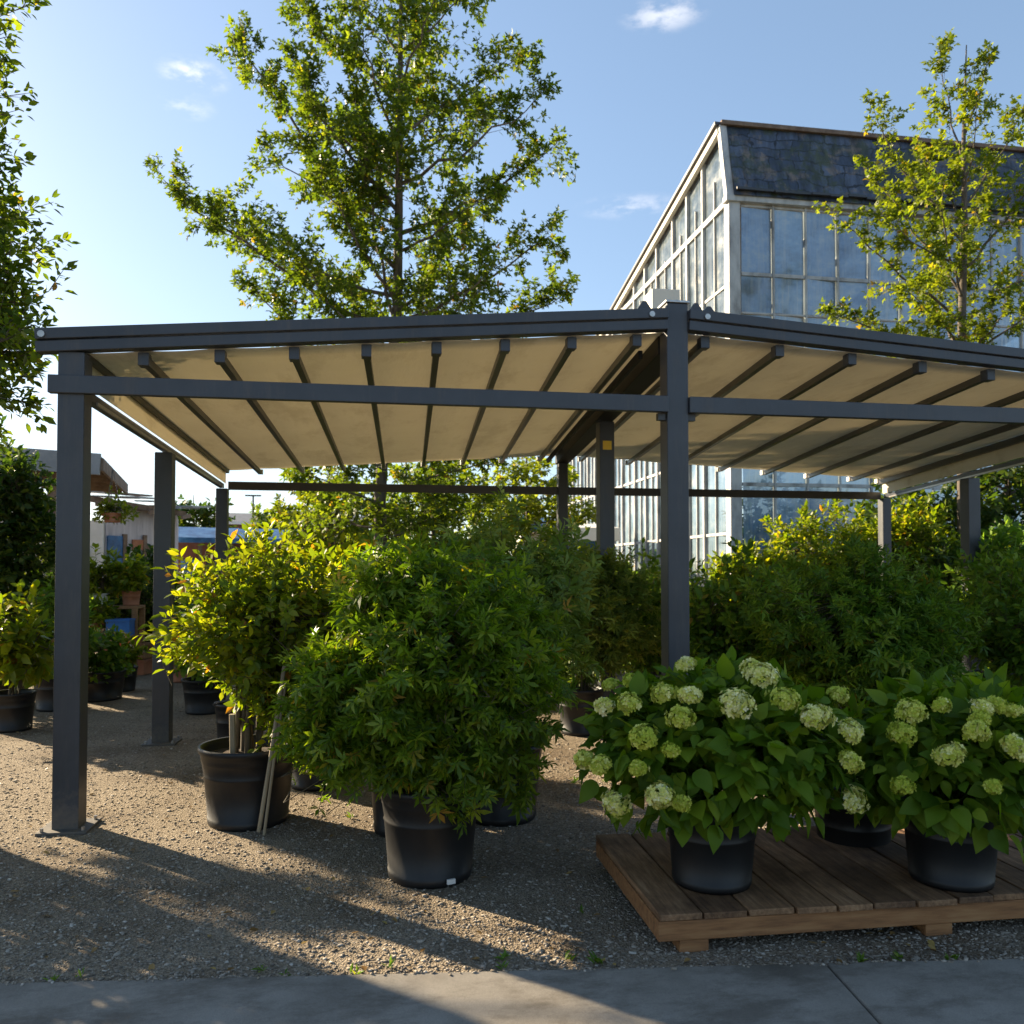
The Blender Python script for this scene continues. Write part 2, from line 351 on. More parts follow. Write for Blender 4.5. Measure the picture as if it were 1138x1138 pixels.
# ------------------------------------------------------------------ foliage engine
T_OVAL = (np.array([[0, 0, 0], [-.21, .28, .05], [-.24, .58, .03], [0, 1, -.10], [.24, .58, .03], [.21, .28, .05]], np.float32),
          np.array([[0, 3, 2, 1], [0, 5, 4, 3]]))
T_LANCE = (np.array([[0, 0, 0], [-.12, .3, .03], [-.13, .6, .01], [0, 1.05, -.14], [.13, .6, .01], [.12, .3, .03]], np.float32),
           np.array([[0, 3, 2, 1], [0, 5, 4, 3]]))
def _palm():
    v = [[0, 0, 0]]; q = []
    for a, l, w in ((-105, .55, .10), (-58, .85, .125), (0, 1.0, .14), (58, .85, .125), (105, .55, .10)):
        ca, sa = math.cos(R(a)), math.sin(R(a)); n = len(v)
        for (x, y, z) in ((-w, l * .52, .03), (0, l, -.16 * l), (w, l * .52, .03)):
            v.append([x * ca + y * sa, .12 + -x * sa + y * ca, z])
        q.append([0, n + 2, n + 1, n])
    return np.array(v, np.float32), np.array(q)
T_PALM = _palm()
def _lobed():   # broad leaf with three points
    v = [[0, 0, 0]]; q = []
    for a, l, w in ((-62, .62, .20), (0, 1.0, .24), (62, .62, .20)):
        ca, sa = math.cos(R(a)), math.sin(R(a)); n = len(v)
        for (x, y, z) in ((-w, l * .5, .04), (0, l, -.10), (w, l * .5, .04)):
            v.append([x * ca + y * sa, -x * sa + y * ca, z])
        q.append([0, n + 2, n + 1, n])
    return np.array(v, np.float32), np.array(q)
T_LOBED = _lobed()
def _broad():
    rows = [(0, .0), (.12, .20), (.32, .34), (.55, .33), (.78, .20), (1.0, .012)]
    v = []; q = []
    for (y, w) in rows:
        dz = -.26 * y * y + .05 * y
        for k, xx in enumerate((-1, -.5, 0, .5, 1)):
            v.append([xx * w, y + (-.05 * abs(xx) if 0 < y < 1 else 0), dz + .10 * abs(xx) * w * 2 - (.02 if k in (1, 3) else 0)])
    for i in range(len(rows) - 1):
        for k in range(4):
            a = i * 5 + k; q.append([a, a + 1, a + 6, a + 5])
    return np.array(v, np.float32), np.array(q)
T_BROAD = _broad()

def norm(a): return a / np.maximum(np.linalg.norm(a, axis=-1, keepdims=True), 1e-9)

def leaf_object(name, pos, axis, nrm, size, tpl, mat, parent, rng, smooth=False, var=None):
    T, Q = tpl
    axis = norm(axis); side = norm(np.cross(axis, nrm)); nn = np.cross(side, axis)
    n = len(pos); k = len(T)
    wid = size * rng.uniform(.85, 1.15, n)
    V = (pos[:, None, :] + T[None, :, 0:1] * side[:, None, :] * wid[:, None, None]
         + T[None, :, 1:2] * axis[:, None, :] * size[:, None, None]
         + T[None, :, 2:3] * nn[:, None, :] * (size * rng.uniform(.4, 1.8, n))[:, None, None])
    QQ = (Q[None] + (np.arange(n) * k)[:, None, None]).reshape(-1, Q.shape[1])
    if var is None: var = rng.uniform(0, 1, n)
    return np_mesh(name, V.reshape(-1, 3), QQ, mat, parent, np.repeat(var, k), smooth)

def shoot_leaves(base, d, length, m, rng, spread=.9, up=.5, t0=.15):
    """leaves spiralling along straight shoots -> pos, axis, normal"""
    Ns = len(base); d = norm(d)
    ref = np.tile(np.array([[.31, .17, .93]]), (Ns, 1)); x = norm(np.cross(d, ref)); y = np.cross(d, x)
    j = np.arange(m)[None, :]
    ang = j * 2.4 + rng.uniform(0, 6.28, (Ns, 1)) + rng.normal(0, .3, (Ns, m))
    t = t0 + (1 - t0) * (j + rng.uniform(0, .8, (Ns, m))) / m
    pos = base[:, None, :] + d[:, None, :] * (t * length[:, None])[..., None]
    rad = np.cos(ang)[..., None] * x[:, None, :] + np.sin(ang)[..., None] * y[:, None, :]
    axis = norm(d[:, None, :] * (.35 + .6 * t[..., None]) + rad * spread * (1.15 - .6 * t[..., None]) + rng.normal(0, .18, (Ns, m, 3)))
    axis[..., 2] -= .18
    nrm = np.array([0, 0, 1.0])[None, None] * up + d[:, None, :] * .5 + rng.normal(0, .35, (Ns, m, 3))
    return pos.reshape(-1, 3), axis.reshape(-1, 3), nrm.reshape(-1, 3)

def twig_mesh(a, b, r0, r1):
    """three sided prisms from a to b"""
    d = norm(b - a); x = norm(np.cross(d, np.array([[.31, .93, .17]]))); y = np.cross(d, x)
    n = len(a); V = np.zeros((n, 6, 3), np.float32)
    for k in range(3):
        an = 2 * math.pi * k / 3; o = x * math.cos(an) + y * math.sin(an)
        V[:, k] = a + o * np.reshape(r0, (-1, 1)); V[:, k + 3] = b + o * np.reshape(r1, (-1, 1))
    q = np.array([[0, 1, 4, 3], [1, 2, 5, 4], [2, 0, 3, 5]])
    return V.reshape(-1, 3), (q[None] + (np.arange(n) * 6)[:, None, None]).reshape(-1, 4)

def lump(dirs, rng, amp):
    out = np.ones(len(dirs))
    for _ in range(7):
        k = rng.normal(0, 2.6, 3); out += amp * .45 * np.sin(dirs @ k + rng.uniform(0, 6.28))
    return out

def crown_shoots(c, rad, n, rng, amp=.22, inner=.45, shoot=.3, up=.45, flat_low=1.0):
    dv = norm(rng.normal(0, 1, (n, 3)))
    rr = inner + (1 - inner) * rng.uniform(0, 1, n) ** .6
    L = lump(dv, rng, amp)
    sc = np.array(rad)[None, :] * np.where(dv[:, 2:3] < 0, np.array([[1, 1, flat_low]]), 1.0)
    p = np.array(c)[None] + dv * sc * (rr * L)[:, None]
    d = norm(norm(dv * sc) * .9 + np.array([0, 0, up])[None] + rng.normal(0, .35, (n, 3)))
    ln = shoot * rng.uniform(.55, 1.25, n) * np.where((rng.uniform(0, 1, n) < .07) & (rr > .8), 1.75, 1.0)
    return p - d * (ln * .75)[:, None], d, ln

def make_pot(parent, rt, h, name='pot', mat=None, soil=True, seg=36):
    rb = rt * .82
    prof = [(0, .012), (rb * .9, .012), (rb * .97, 0), (rb, .012), (rb * 1.012, h * .10), (rb * 1.0, h * .105), (rb + (rt * .935 - rb) * .68, h * .62), (rb + (rt * .935 - rb) * .68 + .004, h * .63), (rb + (rt * .935 - rb) * .70, h * .645), (rt * .935, h * .80), (rt * .945, h * .805), (rt * .945, h * .83), (rt * .955, h * .84),
            (rt * .965, h * .915), (rt, h * .925), (rt * 1.015, h * .965), (rt, h), (rt * .955, h * .995), (rt * .93, h * .93), (rt * .90, h * .78), (0, h * .78)]
    MB().lathe(prof, seg, wob=.006).build(name, mat or M['pot'], parent, smooth=True)
    if soil:
        rng = np.random.default_rng(int(rt * 1e4)); sb = MB(); n = 18; vs = [(0, 0, h * .90)]; fs = []
        for k in range(n):
            a = 2 * math.pi * k / n; vs.append((rt * .55 * math.cos(a), rt * .55 * math.sin(a), h * (.885 + rng.uniform(-.02, .02))))
        for k in range(n):
            a = 2 * math.pi * k / n; vs.append((rt * .915 * math.cos(a), rt * .915 * math.sin(a), h * (.86 + rng.uniform(-.01, .01))))
        for k in range(n):
            k2 = (k + 1) % n; fs.append((0, 1 + k, 1 + k2)); fs.append((1 + k, 1 + n + k, 1 + n + k2, 1 + k2))
        sb.add(vs, fs).build('soil', M['soil'], parent, smooth=True)

def bezier(a, b, bend, n=7):
    a = Vector(a); b = Vector(b); c = Vector(bend)
    return [(a * (1 - t) ** 2 + c * 2 * t * (1 - t) + b * t * t) for t in [i / (n - 1) for i in range(n)]]

def shrub(name, label, cat, loc, pot, crown_c, crown_r, nsh, m, leaf, tpl, mat, seed, nstem=7, shoot=.3, group=None, amp=.30,
          inner=.45, up=.45, flat_low=1.0, spread=.9, trunk_r=.012, extra=None, stemspread=.25, rz=0, potname='pot'):
    rng = np.random.default_rng(seed)
    t = thing(name, label, cat, loc, rz, group)
    z0 = 0.0
    if pot:
        make_pot(t, pot[0], pot[1], potname, pot[2] if len(pot) > 2 else None); z0 = pot[1] * .86
    b, d, ln = crown_shoots(crown_c, crown_r, nsh, rng, amp, inner, shoot, up, flat_low)
    if extra is not None:
        for (ec, er, en) in extra:
            b2, d2, l2 = crown_shoots(ec, er, en, rng, amp, inner, shoot, up, 1.0)
            b = np.vstack([b, b2]); d = np.vstack([d, d2]); ln = np.concatenate([ln, l2])
    p, a, nr = shoot_leaves(b, d, ln, m, rng, spread)
    keep = p[:, 2] > .03
    p, a, nr = p[keep], a[keep], nr[keep]
    sz = leaf * rng.uniform(.65, 1.25, len(p))
    leaf_object('foliage', p, a, nr, sz, tpl, mat, t, rng)
    # stems from the soil up into the crown, then a fine stalk for each shoot
    sm = MB()
    cz = crown_c[2]
    ends = []
    for k in range(nstem):
        an = 2.4 * k + rng.uniform(-.3, .3); q = rng.uniform(.15, 1) ** .5
        rb = (pot[0] if pot else .2) * stemspread
        s0 = Vector((rb * math.cos(an) * q, rb * math.sin(an) * q, z0 - .02))
        e = Vector((crown_c[0] + crown_r[0] * .6 * q * math.cos(an), crown_c[1] + crown_r[1] * .6 * q * math.sin(an), cz + crown_r[2] * rng.uniform(.05, .6)))
        bend = s0.lerp(e, .5) + Vector((rng.normal(0, .05) - .1 * math.cos(an), rng.normal(0, .05) - .1 * math.sin(an), .1))
        pth = bezier(s0, e, bend, 7); rr = [trunk_r * rng.uniform(.7, 1.2) * (1 - .75 * i / 6) for i in range(7)]
        sm.tube(pth, rr, 6); ends += [np.array(x) for x in pth[2:]]
    ends = np.array(ends)
    V1 = np.array(sm.v, np.float32); Q1 = np.array([f for f in sm.f if len(f) == 4])
    idx = rng.integers(0, len(ends), len(b)) if len(b) * len(ends) > 4e6 else np.argmin(((b[:, None, :] - ends[None]) ** 2).sum(-1), 1)
    sel = rng.uniform(0, 1, len(b)) < .55
    V2, Q2 = twig_mesh(b, b + d * ln[:, None], np.full(len(b), leaf * .03), np.full(len(b), leaf * .012))
    V3, Q3 = twig_mesh(ends[idx][sel], b[sel], np.full(sel.sum(), leaf * .055), np.full(sel.sum(), leaf * .03))
    np_mesh('stem', np.vstack([V1, V2, V3]), np.vstack([Q1, Q2 + len(V1), Q3 + len(V1) + len(V2)]), M['stem'], t, smooth=True)
    return t

def tree(name, label, cat, loc, trunk, limbs, leaf, tpl, mat, seed, twig=.55, twig_gap=.13, m=9, group=None, bark=None, sub=2, start=.22):
    """trunk: list of (vec, radius); limbs: list of (start vec, tip vec, radius)"""
    rng = np.random.default_rng(seed)
    t = thing(name, label, cat, loc, 0, group)
    tb = MB(); tb.tube([p for p, r in trunk], [r for p, r in trunk], 12)
    tb.build('trunk', bark or M['bark'], t, smooth=True)
    lb = MB(); B = []; D = []; L = []
    TA = []; TB = []; TR = []
    for (a, e, r) in limbs:
        a = Vector(a); e = Vector(e); ln = (e - a).length
        bend = a.lerp(e, .55) + Vector((rng.normal(0, .04) * ln, rng.normal(0, .04) * ln, -.07 * ln))
        n = 9; pth = bezier(a, e, bend, n)
        pth = [p + Vector(rng.normal(0, .012 * ln, 3)) if 0 < i < n - 1 else p for i, p in enumerate(pth)]
        lb.tube(pth, [max(.004, r * (1 - .85 * i / (n - 1))) for i in range(n)], 6)
        P = np.array([tuple(p) for p in pth]); seg = np.linalg.norm(np.diff(P, axis=0), axis=1); cum = np.concatenate([[0], np.cumsum(seg)])
        s = start * cum[-1] * rng.uniform(.7, 1.2)
        while s < cum[-1]:
            i = min(len(seg) - 1, int(np.searchsorted(cum, s) - 1)); f = (s - cum[i]) / seg[i]
            p = P[i] * (1 - f) + P[i + 1] * f; dl = norm(P[i + 1] - P[i])
            tt = s / cum[-1]
            d = norm(dl * rng.uniform(.35, .8) + rng.normal(0, .55, 3) + np.array([0, 0, .25]))
            l = twig * rng.uniform(.45, 1.15) * (1 - .45 * tt)
            TA.append(p); TB.append(p + d * l); TR.append(max(.004, r * .22 * (1 - .6 * tt)))
            B.append(p); D.append(d); L.append(l)
            for _ in range(sub):
                u = rng.uniform(.25, .8); d2 = norm(d * .7 + rng.normal(0, .5, 3) + np.array([0, 0, .2])); l2 = l * rng.uniform(.35, .75)
                q = p + d * l * u; TA.append(q); TB.append(q + d2 * l2); TR.append(.004); B.append(q); D.append(d2); L.append(l2)
            s += twig_gap * rng.uniform(.6, 1.5)
        B.append(P[-2]); D.append(norm(P[-1] - P[-2])); L.append(max(.25, seg[-1] * .75))
    B = np.array(B); D = np.array(D); L = np.array(L)
    V2, Q2 = twig_mesh(np.array(TA), np.array(TB), np.array(TR), np.array(TR) * .35)
    V1 = np.array(lb.v, np.float32); Q1 = np.array([f for f in lb.f if len(f) == 4])
    np_mesh('branches', np.vstack([V1, V2]), np.vstack([Q1, Q2 + len(V1)]), bark or M['bark'], t, smooth=True)
    p, a, nr = shoot_leaves(B, D, L, m, rng, 1.0, .6, .25)
    p = p + norm(a) * (leaf * .35) + rng.normal(0, leaf * .33, p.shape)
    sz = leaf * rng.uniform(.6, 1.2, len(p))
    leaf_object('crown', p, a, nr, sz, tpl, mat, t, rng)
    return t

# ------------------------------------------------------------------ ground
def sheet(name, pts, z, mat, nx=1):
    me = bpy.data.meshes.new(name); me.from_pydata([(x, y, z) for x, y in pts], [], [tuple(range(len(pts)))]); me.update()
    return tag(link_mesh(name, me, mat), kind='structure')
sheet('ground', [(-900, -30), (900, -30), (900, 1500), (-900, 1500)], 0, M['gravel'])
# concrete walk along the bottom edge, turned a few degrees
ka = on_z(0, 1098); kb = on_z(1138, 1070); kd = (kb - ka); kd.z = 0; kd.normalize(); kn = Vector((-kd.y, kd.x, 0))
KANG = math.atan2(kd.y, kd.x)
kb_ = MB()
jx = (on_z(917, 1075) - ka).dot(kd)
edges = [jx - 7.2, jx - 3.6, jx, jx + 3.6, jx + 7.2]
for i in range(4):
    s0, s1 = edges[i] + .004, edges[i + 1] - .004
    c = ka + kd * ((s0 + s1) / 2) - kn * 1.0
    kb_.box((c.x, c.y, -.065), (s1 - s0, 2.0, .17), KANG)
tag(kb_.build('pavement', M['concrete'], None, bevel=.008), kind='structure')

def pebbles():
    rng = np.random.default_rng(3); n = 62000
    y = 2.7 + (rng.uniform(0, 1, n) ** 1.9) * 7.5; xl = -.62 * y - .6; xr = .95 * y + .6
    x = xl + (xr - xl) * rng.uniform(0, 1, n)
    dk = (x - ka.x) * kn.x + (y - ka.y) * kn.y
    ok = dk > -.01 + rng.exponential(.006, n) * -1; x, y, dk = x[ok], y[ok], dk[ok]; n = len(x)
    s = rng.uniform(.0025, .0065, n) * np.where(rng.uniform(0, 1, n) < .05, 1.7, 1)
    c = np.array([[sx, sy, sz] for sz in (-1, 1) for sy in (-1, 1) for sx in (-1, 1)], np.float32)
    V = c[None] * rng.uniform(.55, 1.0, (n, 8, 1)) + rng.normal(0, .12, (n, 8, 3))
    V *= (np.stack([s * rng.uniform(.8, 2.1, n), s * rng.uniform(.7, 1.1, n), s * rng.uniform(.3, .7, n)], -1))[:, None]
    a = rng.uniform(0, 6.28, n); ca, sa = np.cos(a)[:, None], np.sin(a)[:, None]
    X = V[..., 0] * ca - V[..., 1] * sa; Y = V[..., 0] * sa + V[..., 1] * ca
    zz = np.where(dk < 0, .022, .002)
    V = np.stack([X + x[:, None], Y + y[:, None], V[..., 2] + zz[:, None]], -1)
    q = np.array([[0, 2, 3, 1], [4, 5, 7, 6], [0, 1, 5, 4], [2, 6, 7, 3], [0, 4, 6, 2], [1, 3, 7, 5]])
    o = np_mesh('gravel', V.reshape(-1, 3), (q[None] + (np.arange(n) * 8)[:, None, None]).reshape(-1, 4), M['pebble'], None, np.repeat(rng.beta(2, 2.2, n), 8), True)
    tag(o, kind='stuff')
    # dropped leaves and chips
    n = 420; y = 3.0 + (rng.uniform(0, 1, n) ** 1.5) * 7; x = -.6 * y + 1.4 * y * rng.uniform(0, 1, n)
    dk = (x - ka.x) * kn.x + (y - ka.y) * kn.y; ok = dk > .03; x, y = x[ok], y[ok]; n = len(x)
    ax = rng.normal(0, 1, (n, 3)); ax[:, 2] *= .15
    o = leaf_object('leaf_litter', np.stack([x, y, np.full(n, .012)], -1), ax, np.tile([[0, 0, 1.]], (n, 1)) + rng.normal(0, .15, (n, 3)), rng.uniform(.02, .05, n), T_OVAL,
                    leaf_mat('dry_leaf', [(0, (.12, .07, .03)), (.7, (.24, .15, .07)), (1, (.32, .24, .10))], (1, 1, 1), .2), None, rng)
    tag(o, kind='stuff')
pebbles()

# ------------------------------------------------------------------ pergola
YF, YB = 5.317, 11.2
UF = [-1.742, 1.956, 5.75]; UB = [-1.9, 2.526, 7.3]
def px_(u, y):
    t = (y - YF) / (YB - YF)
    if u < UF[1]: k = (u - UF[0]) / (UF[1] - UF[0]); i = 0
    else: k = (u - UF[1]) / (UF[2] - UF[1]); i = 1
    ub = UB[i] + k * (UB[i + 1] - UB[i])
    return u + (ub - u) * t
def roof_z(u):
    if u < UF[1]: return 2.775 + (u - UF[0]) / (UF[1] - UF[0]) * .30
    return 3.075 - (u - UF[1]) / (UF[2] - UF[1]) * .245
PG = thing('pergola', 'dark grey metal pergola with a cream fabric roof on slim posts', 'pergola', (0, 0, 0))
PW = .145
def post(u, y, top, w=PW, base=True):
    x = px_(u, y)
    o = MB().box((x, y, top / 2), (w, w, top)).build('post', M['metal'], PG, bevel=.006)
    b = MB().box((x, y, .008), (w + .13, w + .13, .016)).build('base_plate', M['metal'], o, bevel=.003)
    for sx in (-1, 1):
        for sy in (-1, 1):
            MB().tube([(x + sx * (w / 2 + .038), y + sy * (w / 2 + .038), .016), (x + sx * (w / 2 + .038), y + sy * (w / 2 + .038), .036)], .011, 6).build('anchor_bolt', M['steel'], o)
    return o
BT = 2.58
post(UF[0], YF, 2.775)
p0 = post(UF[1], YF, 3.25)
post(UF[2], YF, 2.83)
post(UF[0], 7.8, BT - .05)
pm = post(UF[1], 7.9, 2.93)
post(UF[2], 8.5, BT - .05)
post(UF[0], YB, BT - .04, .14); post(UF[1], YB, 3.0, .13); post(UF[2], YB, BT - .04, .13)
xm = px_(UF[1], 7.9)
MB().box((xm + .0, 7.9 - PW / 2 - .003, 2.70), (.085, .004, .085)).build('sticker', M['yellow'], pm)
# cap and bracket fins on the ridge post
MB().box((UF[1], YF, 3.259), (PW + .02, PW + .02, .016)).build('post_cap', M['steel'], p0, bevel=.003)
for dx in (-.19, .17, .26):
    f = MB(); x = UF[1] + dx
    f.hexa([(x - .07, YF + .03, 3.20), (x + .07, YF + .03, 3.20), (x + .07, YF + .055, 3.20), (x - .07, YF + .055, 3.20),
            (x - .012, YF + .03, 3.325 - abs(dx) * .2), (x + .012, YF + .03, 3.325 - abs(dx) * .2), (x + .012, YF + .055, 3.325 - abs(dx) * .2), (x - .012, YF + .055, 3.325 - abs(dx) * .2)])
    f.build('bracket_fin', M['metal'], PG)
MB().box((UF[1] + .0, YF + .22, 3.33), (.20, .16, .17)).build('motor_housing', M['creampaint'], PG, bevel=.008)
# fascias: two stacked rails rising to the ridge post
def fascia(u0, u1):
    a = Vector((u0, YF - .055, roof_z(u0))); b = Vector((u1, YF - .055, roof_z(u1)))
    o = MB().bar(a + Vector((0, .0, .032)), b + Vector((0, .0, .032)), .085, .064).build('fascia', M['metal'], PG, bevel=.004)
    MB().bar(a + Vector((0, -.006, .103)), b + Vector((0, -.006, .103)), .10, .064).build('top_rail', M['metal'], o, bevel=.004)
    return a, b, o
a, b, fo = fascia(-1.93, UF[1] - PW / 2 - .001)
MB().tube([a + Vector((.04, -.06, .10)), a + Vector((.04, -.07, .10))], .02, 10).build('bolt', M['steel'], fo)
MB().tube([b + Vector((-.115, -.058, .085)), b + Vector((-.115, -.07, .085))], .019, 10).build('bolt', M['steel'], fo)
a, b, fo = fascia(UF[1] + PW / 2 + .001, 5.9)
MB().tube([a + Vector((.115, -.058, .085)), a + Vector((.115, -.07, .085))], .019, 10).build('bolt', M['steel'], fo)
# front cross beams, with the ridge post standing proud
MB().bar((-1.86, YF - .075, BT), (UF[1] - PW / 2, YF - .075, BT), .05, .105).build('cross_beam', M['metal'], PG, bevel=.004)
MB().bar((UF[1] + PW / 2, YF - .075, BT), (5.85, YF - .075, BT), .05, .105).build('cross_beam', M['metal'], PG, bevel=.004)
for s in (-1, 1):
    MB().box((UF[1] + s * (PW / 2 + .03), YF - .03, BT - .075), (.05, .04, .045)).build('bracket', M['metal_dk'], PG)
# rear cross beams
for i in (0, 1):
    MB().bar((UB[i] + (.07 if i == 0 else .066), YB, BT), (UB[i + 1] - .066, YB, BT), .05, .105).build('cross_beam', M['metal_dk'], PG, bevel=.004)
# ridge beam
def along(u, z, y0, y1, w, h, name, mat, dx=0.0, bevel=.004):
    return MB().bar((px_(u, y0) + dx, y0, z), (px_(u, y1) + dx, y1, z), w, h).build(name, mat, PG, bevel=bevel)
along(UF[1], 3.02, YF + .08, YB + .1, .17, .14, 'ridge_beam', M['black'])
for i, s in ((0, 1), (2, -1)):
    along(UF[i], BT - .01, YF + .075, YB - .07, .06, .055, 'side_beam', M['metal'])
    along(UF[i], BT + .19, YF + .0, YB + .06, .09, .05, 'gutter', M['metal_dk'], dx=s * .03)
    g = along(UF[i], BT + .095, YF + .10, YB - .05, .004, .145, 'side_valance', M['canopy'], dx=s * .045, bevel=0)
    g.rotation_euler = (0, 0, 0)
    along(UF[i], BT - .04, YF + .3, YB - .3, .012, .02, 'trim_strip', M['steel'], dx=s * .04, bevel=0)
# ribs + fabric
left_ribs = [-1.36 + .437 * k for k in range(7)] + [1.70]
right_ribs = [2.17 + .53 * k for k in range(7)] + [5.70]
for u in left_ribs + right_ribs:
    z = roof_z(u) - .045
    o = along(u, z, YF + .05, YB + .02, .042, .05, 'rib', M['metal_dk'], bevel=0)
    MB().box((u, YF + .02, z), (.062, .075, .078)).build('end_cap', M['metal'], o, bevel=.004)
    xb = px_(u, YB)
    MB().box((xb, YB + .06, z + .01), (.06, .07, .06)).build('lit_rib_end', M['whitepaint'], o)  # white colour stands in for sunlight on the dark rib end
def canopy(us, i0):
    V = []; Fq = []; ny = 26; nu = 8; cols = []
    for k in range(len(us) - 1):
        for j in range(nu + (1 if k == len(us) - 2 else 0)):
            cols.append((us[k] + (us[k + 1] - us[k]) * j / nu, j / nu))
    rng = random.Random(i0)
    for (u, f) in cols:
        for j in range(ny + 1):
            y = YF - .0 + (YB + .04 - YF) * j / ny
            sag = -.007 * math.sin(math.pi * f) * (1 + .3 * math.sin(u * 9 + j * .2))
            V.append((px_(u, y), y, roof_z(u) + .004 + sag))
    for c in range(len(cols) - 1):
        for j in range(ny):
            a = c * (ny + 1) + j; Fq.append((a, a + 1, a + ny + 2, a + ny + 1))
    me = MB(); me.add(V, Fq)
    o = me.build('canopy', M['canopy'], PG, smooth=True)
    sd = o.modifiers.new('thick', 'SOLIDIFY'); sd.thickness = .003
canopy([-1.72] + left_ribs + [1.88], 1); canopy([2.04] + right_ribs + [5.74], 2)
along(UF[1] - .17, 2.985, YF + .25, YB, .03, .06, 'guide_rail', M['black'])

# ------------------------------------------------------------------ potted shrubs under the pergola
def gp(px, py): 
    p = on_z(px, py); return p
# sunlit shrub at the front left
p = at_d(276, 900, 5.12); p.z = 0
sh1 = shrub('potted_shrub', 'sunlit yellow-green shrub with bare stems and a leaning cane in its pot', 'potted shrub', p, (.285, .46),
      (.06, .05, 1.17), (.50, .46, .52), 640, 11, .070, T_OVAL, M['leaf_lit'], 11, nstem=6, shoot=.30, amp=.25, inner=.25, stemspread=.3, trunk_r=.022,
      group='large shrubs in black pots', extra=[((.25, -.05, .62), (.24, .22, .22), 60)])
c0 = MB().tube([(-.07, -.13, .36), (-.075, -.14, .66)], .019, 8); c0.build('stake', M['cane'], sh1)
c1 = MB().tube([(.10, -.305, .02), (.16, -.30, .42), (.23, -.26, .95)], .012, 8).tube([(.13, -.31, .0), (.18, -.30, .42), (.235, -.25, .85)], .009, 8)
c1.build('cane', M['cane'], sh1)
# big shrub nearest the camera
p = at_d(478, 960, 4.22); p.z = 0
SHF = shrub('potted_shrub', 'largest dark green shrub, nearest the camera, spilling over its black pot', 'potted shrub', p, (.252, .455),
      (.0, .0, 1.02), (.59, .54, .55), 1100, 12, .066, T_PALM, M['leaf_front'], 21, nstem=8, shoot=.27, amp=.20, inner=.30, up=.18,
      group='large shrubs in black pots', extra=[((-.36, -.05, .72), (.24, .28, .22), 110), ((-.47, -.05, .92), (.24, .25, .26), 110), ((.42, .05, 1.10), (.26, .25, .26), 100), ((-.2, 0, 1.42), (.25, .25, .2), 60), ((-.50, -.08, .66), (.18, .2, .16), 50), ((.34, 0, .8), (.22, .25, .26), 90), ((-.05, -.10, .62), (.30, .25, .16), 140)])
tg = MB().box((.085, -.212, .035), (.04, .012, .022), R(20)); tg.build('label_tag', M['whitepaint'], SHF)
p = at_d(455, 900, 4.95); p.z = 0
shrub('potted_shrub', 'green shrub mostly hidden behind the largest front shrub, its pot half showing', 'potted shrub', p, (.25, .47),
      (.02, .1, 1.15), (.48, .42, .50), 330, 10, .085, T_PALM, M['leaf_front'], 22, shoot=.28, group='large shrubs in black pots')
p = at_d(556, 880, 5.2); p.z = 0
shrub('potted_shrub', 'shrub with yellow-lit top in the pot just right of the largest shrub', 'potted shrub', p, (.265, .46),
      (.02, .12, 1.18), (.52, .45, .50), 420, 10, .085, T_PALM, M['leaf_olive'], 23, shoot=.30, group='large shrubs in black pots')
p = at_d(352, 860, 5.95); p.z = 0
shrub('potted_shrub', 'shrub in a low pot in the shade between the sunlit shrub and the largest one', 'potted shrub', p, (.22, .38),
      (.02, .0, 1.15), (.48, .42, .55), 330, 10, .085, T_OVAL, M['leaf_lit'], 24, shoot=.28, group='large shrubs in black pots')
p = at_d(645, 800, 7.85); p.z = 0
shrub('potted_shrub', 'feathery olive-green shrub in a pot right of the front shrubs, left of the hydrangeas', 'potted shrub', p, (.22, .42),
      (.12, .0, 1.12), (.62, .5, .52), 520, 10, .075, T_PALM, M['leaf_olive'], 25, shoot=.30, group='large shrubs in black pots')
p = at_d(720, 800, 8.6); p.z = 0
shrub('potted_shrub', 'dark shrub left of the ridge post, behind the first hydrangea', 'potted shrub', p, (.22, .40),
      (.0, .0, .98), (.55, .5, .55), 420, 10, .08, T_OVAL, M['leaf_hedge'], 26, shoot=.28, group='large shrubs in black pots')
p = at_d(590, 780, 9.6); p.z = 0
shrub('potted_shrub', 'dark reddish shrub in deep shade beneath the ridge beam', 'potted shrub', p, (.24, .40),
      (.0, .0, 1.1), (.75, .5, .6), 420, 10, .08, T_OVAL, M['leaf_hedge'], 27, shoot=.3, group='large shrubs in black pots')
# shaded row in the right bay
rows = [(815, 6.9, .55, .98, .52, 'dark green shrub just right of the ridge post, behind the hydrangeas', 31),
        (985, 6.3, .80, .97, .54, 'widest dark shrub of the shaded row, behind the second hydrangea', 32),
        (1150, 6.7, .62, 1.0, .58, 'dark shrub at the right edge of the photo behind the second hydrangea', 33),
        (900, 7.6, .55, 1.0, .50, 'dark shrub set back between two shaded shrubs of the right bay', 34)]
for (px0, D, rx, cz, rz_, lab, sd) in rows:
    p = at_d(px0, 760, D); p.z = 0
    shrub('potted_shrub', lab, 'potted shrub', p, (.24, .36), (0, 0, cz), (rx, .5, rz_), int(720 * rx / .7), 10, .078, T_PALM if sd % 2 == 0 else T_OVAL, M['leaf_hedge'], sd,
          shoot=.27, nstem=7, group='shaded shrubs in the right bay', flat_low=.85, inner=.35)
